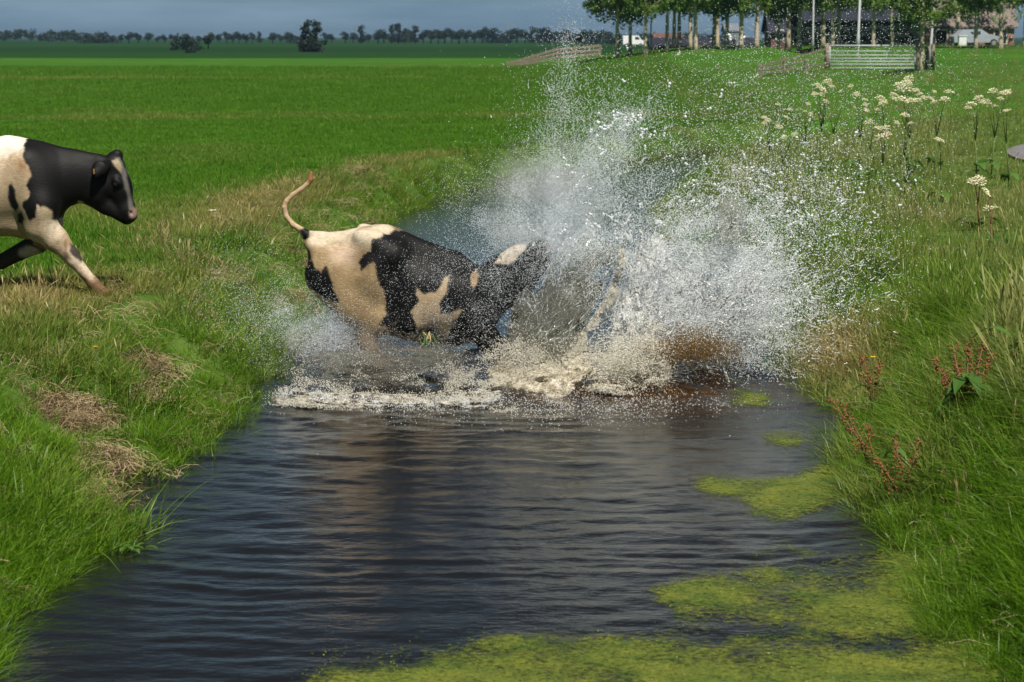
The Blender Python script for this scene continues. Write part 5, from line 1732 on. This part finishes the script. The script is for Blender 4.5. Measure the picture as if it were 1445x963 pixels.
def build_timber_fence():
    Y = 205.0
    a, b, c = at(716, 198), at(785, Y), at(846, Y)
    t = empty('timber_fence', b)
    tag(t, 'low timber fence across the field ditch with rails sloping down at its left end', 'fence')
    def loc(p, z): return np.array([p[0] - b[0], p[1] - b[1], p[2] - b[2] + z])
    for p, hh in ((a, .35), (a * .5 + b * .5, .85), (b, 1.25), (b * .6 + c * .4, 1.25), (b * .25 + c * .75, 1.2), (c, 1.15)):
        m_ = MB(); q_ = loc(p, hh / 2 - .15); m_.box(q_ + np.array([0, .09, 0]), (.16, .14, hh + .3)); m_.build('post', M['weather_wood'], t)
    for z0, z1, z2 in ((.12, 1.12, 1.10), (-.05, .78, .78), (-.2, .44, .46)):
        m_ = MB(); m_.bar(loc(a, z0), loc(b, z1), .05, .20); m_.build('rail', M['weather_wood'], t)
        m_ = MB(); m_.bar(loc(b, z1), loc(c, z2), .05, .20); m_.build('rail', M['weather_wood'], t)
build_timber_fence()

def build_farm():
    dark = mat('dark_cladding', (.010, .014, .026), .6, .15, 2, stretch=(4, 4, .2))
    droof = mat('dark_roof', (.016, .020, .034), .7, .2, 2)
    brick = mat('pink_brick', (.34, .20, .16), .85, .2, 6)
    tile = mat('grey_brown_tiles', (.17, .14, .13), .8, .25, 5)
    redtile = mat('red_tiles', (.13, .06, .05), .8, .2, 4)
    glass = mat('dark_pane', (.02, .025, .03), .1)
    white = mat('white_paint', (.72, .74, .75), .5, .06, 4)
    grey = mat('grey_cladding', (.17, .19, .23), .6, .1, 3)
    redw = mat('brown_red_wall', (.13, .075, .07), .8, .2, 4)
    def gable(root, w, d, eave, ridge, wall, roof, over=.3):
        m_ = MB(); m_.box((0, 0, eave / 2 - .3), (w, d, eave + .6))
        e = eave - .001
        m_.add([(-w/2, -d/2, e), (-w/2, d/2, e), (-w/2, 0, ridge - .05), (w/2, -d/2, e), (w/2, d/2, e), (w/2, 0, ridge - .05)], [[0, 2, 1], [3, 4, 5]])
        m_.build('wall', wall, root)
        r_ = MB()
        for s in (-1, 1):
            y0, y1 = s * (d / 2 + over), 0
            k = (ridge - eave) / (d / 2)
            z0 = eave - over * k
            v = [(-w/2 - over, y0, z0), (w/2 + over, y0, z0), (w/2 + over, y1, ridge), (-w/2 - over, y1, ridge)]
            r_.add(v + [(p[0], p[1], p[2] + .14) for p in v], [[0, 1, 2, 3], [7, 6, 5, 4], [0, 4, 5, 1], [1, 5, 6, 2], [3, 2, 6, 7], [0, 3, 7, 4]])
        return r_.build('roof', roof, root)
    def opening(root, name, x, z, w, h, yf, material, frame=None):
        if frame:
            m_ = MB(); m_.box((x, yf - .03, z), (w + .16, .08, h + .16)); f = m_.build(name, frame, root)
            p = MB(); p.box((x, yf - .085, z), (w, .03, h)); p.build('pane', material, f)
        else:
            m_ = MB(); m_.box((x, yf - .04, z), (w, .08, h)); m_.build(name, material, root)
    Y = 222
    t = empty('dark_barn', at(1208, Y)); tag(t, 'long dark blue black barn behind the trees above the gate', 'barn')
    gable(t, 11.0, 9, 3.2, 4.9, dark, droof)
    opening(t, 'door', 2.5, 1.3, 2.4, 2.6, -4.5, droof)
    t = empty('brick_house', at(1352, 214)); tag(t, 'pink brick house with a grey brown tiled roof at the upper right', 'house')
    rf = gable(t, 7.6, 8, 2.7, 6.4, brick, tile)
    ch = MB(); ch.box((1.6, 0, 6.6), (.6, .6, 1.2)); ch.build('chimney', brick, rf)
    for x, w in ((-2.5, .9), (-1.2, .9), (2.6, 1.0)): opening(t, 'window', x, 1.7, w, 1.1, -4, glass, white)
    opening(t, 'door', .2, 1.3, 1.2, 2.3, -4, glass)
    t = empty('red_roofed_barn', at(940, 330)); tag(t, 'low dark barn with a small red roof behind the left trees', 'barn')
    gable(t, 3.4, 6, 1.2, 2.1, dark, redtile)
    t = empty('dark_shed', at(985, 235)); tag(t, 'long low dark shed behind the pale stems in the middle of the tree row', 'shed')
    gable(t, 9.5, 7, .9, 1.5, dark, droof)
    t = empty('grey_shed', at(1028, 228)); tag(t, 'small tall grey shed between two pale tree stems', 'shed')
    gable(t, 1.25, 4, 2.9, 3.5, grey, grey, .08); opening(t, 'door', 0, 1.2, .7, 2.0, -2, droof)
    t = empty('brown_house', at(1100, 226)); tag(t, 'small brown red house with a dark roof left of the dark barn', 'house')
    gable(t, 2.6, 6, 2.2, 4.2, redw, droof); opening(t, 'window', -.5, 1.9, .6, .8, -3, glass, white); opening(t, 'window', .6, 1.9, .6, .8, -3, glass, white)
    # tall garden hedge along the barn
    n = 260; g = np.random.default_rng(5)
    c0 = at(1115, 205); c1 = at(1292, 205)
    u = g.uniform(0, 1, n)
    cc = c0 + (c1 - c0) * u[:, None] + np.stack([np.zeros(n), g.normal(0, .3, n), g.uniform(.2, 2.0, n)], 1)
    V, F, tone = leaves(cc, g.uniform(.3, .55, n), 40, .14, 6)
    tag(obj('hedge', crown_mesh('hedge', V, F, tone, M['far_leaf'])), 'dark clipped hedge in front of the dark barn', 'hedge')
    # broad garden tree over the house
    cc = at(1345, 206) + np.stack([g.normal(0, 3.6, 150), g.normal(0, 1.0, 150), g.uniform(2.9, 8.6, 150)], 1)
    t = empty('garden_tree', at(1345, 206)); tag(t, 'broad leafy tree hanging over the brick house', 'tree')
    V, F, tone = leaves(cc - np.array(at(1345, 206)), g.uniform(.4, .9, 150), 55, .14, 16)
    obj('crown', crown_mesh('crown', V, F, tone, M['tree_leaf']), None, t)
    m_ = MB(); m_.tube([(0, 0, -.3), (.1, 0, 3), (0, 0, 6)], [.24, .18, .06], 8); m_.tube([(.1, 0, 3), (1.6, .1, 4.6), (2.6, 0, 5.4)], [.1, .07, .03], 6); m_.tube([(.1, 0, 3.2), (-1.6, .1, 4.7), (-2.8, 0, 5.6)], [.1, .07, .03], 6)
    m_.build('trunk', M['bark'], t, True)
    vehicles(white, glass)

def vehicles(white, glass):
    tyre = mat('tyre', (.015, .015, .016), .8); rim = mat('rim', (.4, .4, .42), .4, metal=.6)
    silver = mat('pale_car_paint', (.30, .34, .40), .3)
    def car(name, loc, rz, prof, w, wheels, paint_, glassq, label, cat):
        t = empty(name, loc, rz); tag(t, label, cat)
        n = len(prof)
        V = [(x, s * w / 2 * (1 - .10 * max(0, (z - .9) / .8)), z) for s in (-1, 1) for x, z in prof]
        m_ = MB(); m_.add(V, [[k, (k + 1) % n, n + (k + 1) % n, n + k] for k in range(n)])
        for s in (0, 1):
            c = np.mean(np.array(V[s * n:(s + 1) * n]), 0)
            m_.add([*V[s * n:(s + 1) * n], c], [[k, (k + 1) % n, n] if s == 0 else [(k + 1) % n, k, n] for k in range(n)])
        m_.build('body', paint_, t)
        for qd in glassq:
            for s in (-1, 1):
                y = s * (w / 2 * .97 + .012)
                g_ = MB(); g_.add([(x, y * (1 - .08 * max(0, (z - .9) / .8)), z) for x, z in qd], [[0, 1, 2, 3]]); g_.build('window', glass, t)
        for x in wheels:
            for s in (-1, 1):
                y = s * (w / 2 - .05)
                wv = MB(); wv.tube([(x, y - .11, .32), (x, y + .11, .32)], .32, 16); o = wv.build('wheel', tyre, t)
                rv = MB(); rv.tube([(x, y + s * .105, .32), (x, y + s * .125, .32)], .19, 12); rv.build('rim', rim, o)
        for s in (-1, 1):
            h = MB(); h.box((prof[-1][0] - .02, s * w * .36, .68), (.1, .28, .14)); h.build('headlight', rim, t)
    p = [(-2.0, .35), (-2.05, .85), (-1.75, 1.0), (-1.25, 1.42), (.25, 1.46), (.95, 1.0), (1.85, .85), (2.05, .65), (2.05, .35)]
    car('parked_car', at(1372, 203) + np.array([0, 0, .35]), 0.05, p, 1.75, (-1.25, 1.3), silver, [[(-1.45, 1.0), (-1.1, 1.34), (-.4, 1.38), (-.4, 1.0)], [(-.32, 1.0), (-.32, 1.38), (.2, 1.38), (.75, 1.0)]],
        'pale silver car parked in front of the brick house', 'car')
    v = [(-2.4, .35), (-2.45, 2.2), (-2.3, 2.35), (1.2, 2.35), (1.75, 1.45), (2.4, 1.2), (2.5, .7), (2.5, .35)]
    car('delivery_van', at(892, 560) + np.array([0, 0, -.2]), .1, v, 1.95, (-1.5, 1.6), white, [[(.35, 1.4), (.35, 2.05), (1.1, 2.05), (1.5, 1.4)]],
        'white van parked far behind the first pale stems', 'van')
    b = MB(); b.box((0, 0, .3), (.62, .6, .9)); b.box((0, 0, .78), (.70, .7, .06)); o = b.build('white_cabinet', white); o.location = at(1353, 200) + np.array([0, 0, .3])
    tag(o, 'white cabinet standing left of the parked car', 'cabinet')
build_farm()

def build_poles():
    for px, Y, H, tilt, r0, lab, kind in ((917, 178, 9, 0, .055, 'thin grey lamp post among the left tree stems', 'lamp'), (1144, 172, 9, 0, .06, 'grey lamp post left of the steel gate', 'lamp'),
                                    (1207, 170, 9, .025, .09, 'grey lamp post behind the middle of the gate', 'lamp'), (1308, 150, 9, .055, .075, 'pale leaning lamp post right of the gate', 'lamp')):
        t = empty('lamp_post', at(px, Y)); t.rotation_euler = (0, tilt, 0)
        tag(t, lab, 'lamp post', 'lamp posts along the farm road')
        m_ = MB(); m_.tube([(0, 0, -.2), (0, 0, 1.0), (0, 0, 1.05), (0, 0, H)], [r0 * 1.35, r0 * 1.3, r0, r0 * .7], 9); m_.build('pole', M['pole'], t, True)
        m_ = MB(); m_.tube([(0, 0, H), (.3, 0, H + .25), (1.0, 0, H + .35)], [r0 * .7, .04, .035], 7); m_.build('arm', M['pole'], t, True)
        m_ = MB(); m_.box((1.2, 0, H + .33), (.6, .2, .1)); m_.build('lamp_head', M['pole'], t)
    steel = mat('pylon_steel', (.20, .23, .26), .6)
    for k, (px, hp, Y) in enumerate(((716, 26, 2300), (798, 24, 2500), (503, 20, 2600), (1237, 22, 2400))):
        H = hp * Y / FPX
        t = empty('pylon', at(px, Y, .6)); tag(t, ['lattice pylon on the horizon left of the thin water jet', 'lattice pylon on the horizon behind the thin water jet', 'faint lattice pylon above the distant trees left of the middle', 'lattice pylon behind the dark barn'][k], 'pylon', 'power pylons on the horizon')
        m_ = MB()
        for sx in (-1, 1):
            for sy in (-1, 1):
                m_.tube([(sx * H * .09, sy * H * .09, 0), (sx * H * .035, sy * H * .035, H * .6), (sx * .1, sy * .1, H)], .2, 5)
        for q_ in range(5):
            z0, z1 = H * .12 * q_, H * .12 * (q_ + 1)
            w0, w1 = H * np.interp(z0 / H, [0, .6], [.09, .035]), H * np.interp(z1 / H, [0, .6], [.09, .035])
            for s in (-1, 1): m_.tube([(-s * w0, -w0, z0), (s * w1, -w1, z1)], .13, 4)
        m_.build('tower', steel, t)
        for z, w in ((.66, .16), (.80, .20), (.93, .13)):
            a_ = MB(); a_.bar((-H * w, 0, H * z), (H * w, 0, H * z), .35, .35); a_.build('cross_arm', steel, t)
build_poles()
#==SPLIT2==

# ------------------------------------------------------------------ flowering plants
M['umbel'] = mat('cream_umbel', (.66, .62, .42), .8, .15, 60)
M['stem_green'] = mat('green_stem', (.10, .15, .04), .7, .3, 12)
M['stem_red'] = mat('red_brown_stem', (.15, .075, .035), .7, .3, 12)
M['herb_leaf'] = leaf_mat('herb_leaf', (.045, .12, .018), (.10, .20, .035))
M['dock_seed'] = mat('rusty_seed', (.24, .09, .035), .85, .4, 50)

def umbel_bm(c, rad, g, facing):
    """flat-topped umbel: many tiny floret discs on thin rays"""
    mb = MB()
    n = 20
    rt = np.array(Matrix.Rotation(g.uniform(-.1, .65), 3, 'X') @ Matrix.Rotation(g.normal(0, .25), 3, 'Y'))
    for k in range(n):
        a = k * 2.39996; r = rad * math.sqrt((k + .5) / n)
        q_ = c + np.array([math.cos(a) * r, math.sin(a) * r, -.45 * r * r / rad + g.normal(0, .006)])
        q_ = c + rt @ (q_ - c)
        q_ = q_ + np.array([0, 0, 0])
        f = rad * .17 * g.uniform(.6, 1.35)
        t = np.arange(6) * math.pi / 3
        top = np.stack([np.cos(t) * f, np.sin(t) * f, -.3 * f + 0 * t], 1) + q_
        mb.add(np.concatenate([top, [q_ + np.array([0, 0, .35 * f])], [q_ - np.array([0, 0, .6 * f])]]), [[j, (j + 1) % 6, 6] for j in range(6)] + [[(j + 1) % 6, j, 7] for j in range(6)])
        mb.tube([c - np.array([0, 0, rad * .7]), q_ - np.array([0, 0, .3 * f])], [.0025, .0015], 4)
    return mb

def leaf_blade(mb, base, d, L_, w, droop=.4, lobes=0, up=.6):
    d = np.asarray(d, float); d = d / np.linalg.norm(d)
    s = np.cross(d, [0, 0, 1]); s /= np.linalg.norm(s)
    m = 9
    V = []
    for k in range(m):
        t = k / (m - 1)
        c = np.asarray(base) + d * L_ * t + np.array([0, 0, L_ * (up * t - (up + droop) * t * t * .8)])
        ww = w * math.sin(math.pi * min(1, .08 + t * .95)) ** .8 * (1 + (.35 * (k % 2) - .2 if lobes else .08 * (k % 2)))
        V += [c - s * ww + np.array([0, 0, .15 * ww]), c, c + s * ww + np.array([0, 0, .15 * ww])]
    F = []
    for k in range(m - 1):
        a = 3 * k
        F += [[a, a + 1, a + 4, a + 3], [a + 1, a + 2, a + 5, a + 4]]
    mb.add(V, F)

def tone_part(o):
    n = len(o.data.vertices)
    at_ = o.data.attributes.new('tone', 'FLOAT', 'POINT')
    at_.data.foreach_set('value', np.repeat(rng.uniform(0, 1, n // 27 + 1), 27)[:n].astype(np.float32))
    return o

def build_hogweeds():
    # (root px, Y, heads as (px, py, radius px)); every plant of its own
    plants = [
        (1085, 36, [(1078, 164, 6), (1084, 168, 5), (1079, 172, 5), (1110, 164, 6)], 'cream umbels low at the left end of the flower belt'),
        (1104, 34, [(1098, 146, 5), (1099, 177, 6), (1121, 188, 7), (1105, 192, 6)], 'sparse cream umbels just above the spray, left part of the flower belt'),
        (1140, 37, [(1141, 145, 5), (1136, 156, 4), (1145, 159, 4), (1114, 153, 4)], 'four small cream umbels under the tall left cluster'),
        (1158, 38, [(1155, 118, 8), (1162, 124, 8), (1168, 113, 7), (1173, 120, 6), (1149, 131, 6), (1159, 131, 7)], 'tall dense cluster of cream umbels left of the middle'),
        (1166, 39, [(1166, 141, 6), (1200, 120, 5), (1186, 128, 4)], 'few scattered umbels right of the tall left cluster'),
        (1212, 38, [(1209, 131, 6), (1221, 139, 6), (1222, 146, 5), (1206, 150, 4)], 'small pale umbels between the two tall clusters'),
        (1226, 35, [(1223, 154, 6), (1238, 153, 4), (1225, 170, 7)], 'low umbels on thin stalks below the middle of the flower belt'),
        (1247, 33, [(1242, 179, 7), (1250, 178, 8), (1246, 189, 9), (1252, 187, 8), (1239, 195, 6)], 'lowest bushy cluster of cream umbels in the belt'),
        (1246, 37, [(1244, 137, 8), (1245, 143, 7), (1262, 131, 7)], 'upright umbels left of the biggest cluster'),
        (1280, 38, [(1274, 121, 12), (1281, 109, 10), (1283, 115, 9), (1270, 116, 8), (1292, 125, 8), (1297, 131, 7)], 'biggest and brightest cluster of cream umbels'),
        (1282, 36, [(1275, 137, 10), (1285, 139, 9), (1294, 139, 7), (1262, 138, 7), (1304, 136, 6)], 'wide bright row of umbels under the biggest cluster'),
        (1318, 38, [(1315, 137, 7), (1319, 128, 5), (1334, 137, 8), (1340, 127, 8), (1317, 142, 7)], 'loose umbels right of the biggest cluster'),
        (1278, 33, [(1278, 160, 7), (1284, 172, 5), (1266, 172, 6)], 'yellowing umbels low under the biggest cluster'),
        (1378, 37, [(1372, 144, 8), (1380, 135, 8), (1384, 141, 7), (1366, 150, 6)], 'cream umbels left of the last cluster on the right'),
        (1398, 38, [(1393, 141, 9), (1401, 126, 7), (1404, 148, 6), (1418, 128, 9), (1423, 126, 7)], 'spreading cluster of umbels nearest the right edge'),
        (1424, 36, [(1421, 154, 6), (1412, 137, 5)], 'two small umbels under the last cluster at the right edge'),
        (1330, 31, [(1326, 195, 8)], 'single white umbel standing alone above the meadow'),
        (1383, 27.5, [(1379, 254, 13), (1384, 250, 10), (1374, 251, 9)], 'large white umbel standing alone left below the path'),
        (1402, 25.5, [(1394, 291, 8), (1404, 291, 6), (1394, 269, 8)], 'single stalk with two cream umbels on a dark stem below the path'),
    ]
    for k, (rx, Y, heads, lab) in enumerate(plants):
        x = (rx - 722.5) / FPX * Y
        g0 = ground([x], [Y])[0]
        root = np.array([x, Y, g0])
        t = empty('hogweed', root)
        tag(t, lab, 'wild flower', 'white hogweed flowering in the meadow')
        g = np.random.default_rng(1000 + k)
        st = MB()
        zt = []
        for hx, hy, hr in heads:
            p = P(hx, hy, Y + g.normal(0, .25)) - root
            zt.append(p)
        fork = np.mean(zt, 0) * .55; fork[2] = max(.15, np.min([p[2] for p in zt]) * .55)
        st.tube([(0, 0, -.05), fork * np.array([.4, .4, .5]), fork], [.011, .010, .008], 6)
        for p, (hx, hy, hr) in zip(zt, heads):
            st.tube([fork, (fork + p) / 2 + np.array([0, 0, .03]), p - np.array([0, 0, hr * Y / FPX * .6])], [.007, .006, .004], 5)
        st.build('stem', M['stem_green'] if k < 17 else M['stem_red'], t, True)
        for p, (hx, hy, hr) in zip(zt, heads):
            umbel_bm(p, hr * Y / FPX * g.uniform(.75, 1.1), g, 0).build('umbel', M['umbel'], t)
        for q_ in range(4):
            lf = MB(); a = g.uniform(0, 6.28); zz = g.uniform(.05, .5) * fork[2]
            leaf_blade(lf, fork * zz / fork[2], (math.cos(a), math.sin(a), 0), g.uniform(.2, .38), g.uniform(.06, .10), .5, 1)
            tone_part(lf.build('leaf', M['herb_leaf'], t))
build_hogweeds()

def build_docks():
    def dock(rx, ry, Y, tips, nleaf, lab, seedy=1.0, leaf=1.0):
        x = (rx - 722.5) / FPX * Y
        root = np.array([x, Y, ground([x], [Y])[0]])
        t = empty('dock_plant', root); tag(t, lab, 'weed', 'docks on the right bank')
        g = np.random.default_rng(int(rx))
        for tx, ty in tips:
            p = P(tx, ty, Y + g.normal(0, .12)) - root
            st = MB(); st.tube([(0, 0, -.05), p * np.array([.35, .35, .5]), p], [.008, .006, .003], 6)
            s_ = st.build('stalk', M['stem_red'], t, True)
            sd_ = MB()
            for q_ in range(int(90 * seedy)):
                u = g.uniform(.45, 1.02)
                b = np.array([0, 0, -.05]) * (1 - u) ** 2 + 2 * u * (1 - u) * p * np.array([.35, .35, .5]) + u * u * p
                c = b + g.normal(0, .018, 3) * (1.3 - u * .6) * np.array([1.3, 1.3, 1])
                r_ = g.uniform(.004, .009)
                sd_.add(c + np.array([[r_, 0, 0], [-r_, 0, 0], [0, r_, 0], [0, -r_, 0], [0, 0, r_ * 1.3], [0, 0, -r_ * 1.3]]), [[0, 2, 4], [2, 1, 4], [1, 3, 4], [3, 0, 4], [2, 0, 5], [1, 2, 5], [3, 1, 5], [0, 3, 5]])
            sd_.build('seed_head', M['dock_seed'], s_)
        for q_ in range(nleaf):
            lf = MB(); a = g.uniform(0, 6.28)
            leaf_blade(lf, (0, 0, g.uniform(.02, .35)), (math.cos(a), math.sin(a), 0), g.uniform(.18, .34) * leaf, g.uniform(.035, .06) * leaf, .5, 0, .9)
            tone_part(lf.build('leaf', M['herb_leaf'], t))
    dock(1372, 640, 15.6, [(1318, 508), (1345, 492), (1366, 484), (1390, 476), (1352, 520), (1398, 500), (1332, 530)], 16, 'large dock with rusty red seed stalks and broad dark leaves at the right')
    dock(1432, 600, 16.2, [(1424, 502), (1436, 496), (1444, 520)], 6, 'rusty dock cut by the right edge beside the large dock')
    dock(1245, 640, 15.6, [(1172, 562), (1190, 575), (1222, 600)], 5, 'dark red brown weed stalk leaning out over the water', .7, .6)
    dock(1285, 700, 14.6, [(1262, 615), (1296, 624), (1240, 652)], 5, 'low reddish weed at the foot of the right bank', .6, .6)
    dock(1240, 560, 18.0, [(1218, 505), (1240, 512)], 4, 'thin dark green weed stalk beside the dry grass clump', 1.0, .7)
build_docks()

def build_small_plants():
    # a wad of torn weeds hanging from the belly
    Y = 20.55
    root = P(604, 472, Y); t = empty('weed_wad', root); tag(t, 'wad of torn green water weed hanging from the belly of the plunging cow', 'weed wad')
    g = np.random.default_rng(31)
    for nm, m_, n_ in (('strand', M['herb_leaf'], 10), ('dead_strand', M['stalk'], 5)):
        for q_ in range(n_):
            a = P(g.normal(604, 6), g.normal(478, 6), Y) - root; b = P(g.normal(606, 12), g.uniform(492, 515), Y - .05) - root
            b[1] += g.normal(0, .05)
            mb = MB(); mb.tube([a, (a + b) / 2 + g.normal(0, .03, 3), b], [.006, .005, .002], 5); o = mb.build(nm, m_, t, True)
            if m_ is M['herb_leaf']: tone_part(o)
    # pale leaf stuck in the left bank, floating sprig, flowers
    p = PG(328, 548, .30); r0 = np.array([p[0], p[1], ground([p[0]], [p[1]])[0] + .22])
    mb = MB(); leaf_blade(mb, (0, 0, 0), (.8, .1, 0), .16, .028, -.2, 0, .9); o = tone_part(mb.build('loose_leaf', leaf_mat('pale_leaf', (.17, .27, .08), (.20, .30, .09)))); o.location = r0
    tag(o, 'single pale green leaf lying on the left bank grass', 'leaf')
    p = PG(190, 778, 0); t = empty('water_sprig', (p[0], p[1], wave_z(p[:1], p[1:2])[0] + .012)); tag(t, 'small green sprig floating off the left bank', 'water plant')
    for q_ in range(9):
        a = q_ * .75; mb = MB(); leaf_blade(mb, (.05 * math.cos(a * 2.1), .05 * math.sin(a * 2.1), .0), (math.cos(a), math.sin(a), 0), .09, .016, .2, 0, .7); tone_part(mb.build('leaf', M['herb_leaf'], t))
    yel = mat('yellow_petal', (.75, .48, .02), .6); wh = mat('white_petal', (.75, .74, .66), .7)
    for px, py, Y, c, rr, nm, lab in ((1232, 505, 17.0, yel, .022, 'buttercup', 'single yellow flower on the right bank near the dry clump'), (135, 490, 17.2, yel, .016, 'buttercup', 'small yellow flower above the dead straw on the left bank'),
                                   (92, 424, 20.8, yel, .015, 'buttercup', 'tiny yellow flower under the galloping cow'), (300, 299, 31.0, wh, .06, 'yarrow', 'small white flower head alone in the pasture left of the raised tail'),
                                   (380, 305, 30.0, wh, .02, 'yarrow', 'tiny white flower nearest the raised tail')):
        top = P(px, py, Y); g0 = ground([top[0]], [Y])[0]
        t = empty(nm, (top[0], Y, g0)); tag(t, lab, 'flower')
        h = max(.05, top[2] - g0)
        mb = MB(); mb.tube([(0, 0, -.03), (.01, 0, h * .5), (0, 0, h)], .003, 5); mb.build('stem', M['stem_green'], t)
        mb = MB()
        for q_ in range(6):
            a = q_ * math.pi / 3
            d = np.array([math.cos(a), math.sin(a), 0]); s_ = np.array([-d[1], d[0], 0])
            mb.add([np.array([0, 0, h]), d * rr * .6 + s_ * rr * .45 + (0, 0, h + rr * .3), d * rr * 1.1 + (0, 0, h + rr * .4), d * rr * .6 - s_ * rr * .45 + (0, 0, h + rr * .3)], [[0, 1, 2, 3]])
        mb.build('blossom', c, t)
build_small_plants()

def build_haze():
    m_ = MB(); m_.box((0, 4400, 11.5), (9980, 9190, 27))
    hz = bpy.data.materials.new('haze'); hz.use_nodes = True
    nt = hz.node_tree; nt.nodes.remove(nt.nodes['Principled BSDF'])
    pv = nt.nodes.new('ShaderNodeVolumePrincipled')
    pv.inputs['Color'].default_value = (.45, .68, .95, 1); pv.inputs['Density'].default_value = .00016; pv.inputs['Anisotropy'].default_value = .3
    nt.links.new(pv.outputs[0], nt.nodes['Material Output'].inputs['Volume'])
    tag(m_.build('haze', hz), 'thin blue summer haze', kind='stuff')
build_haze()
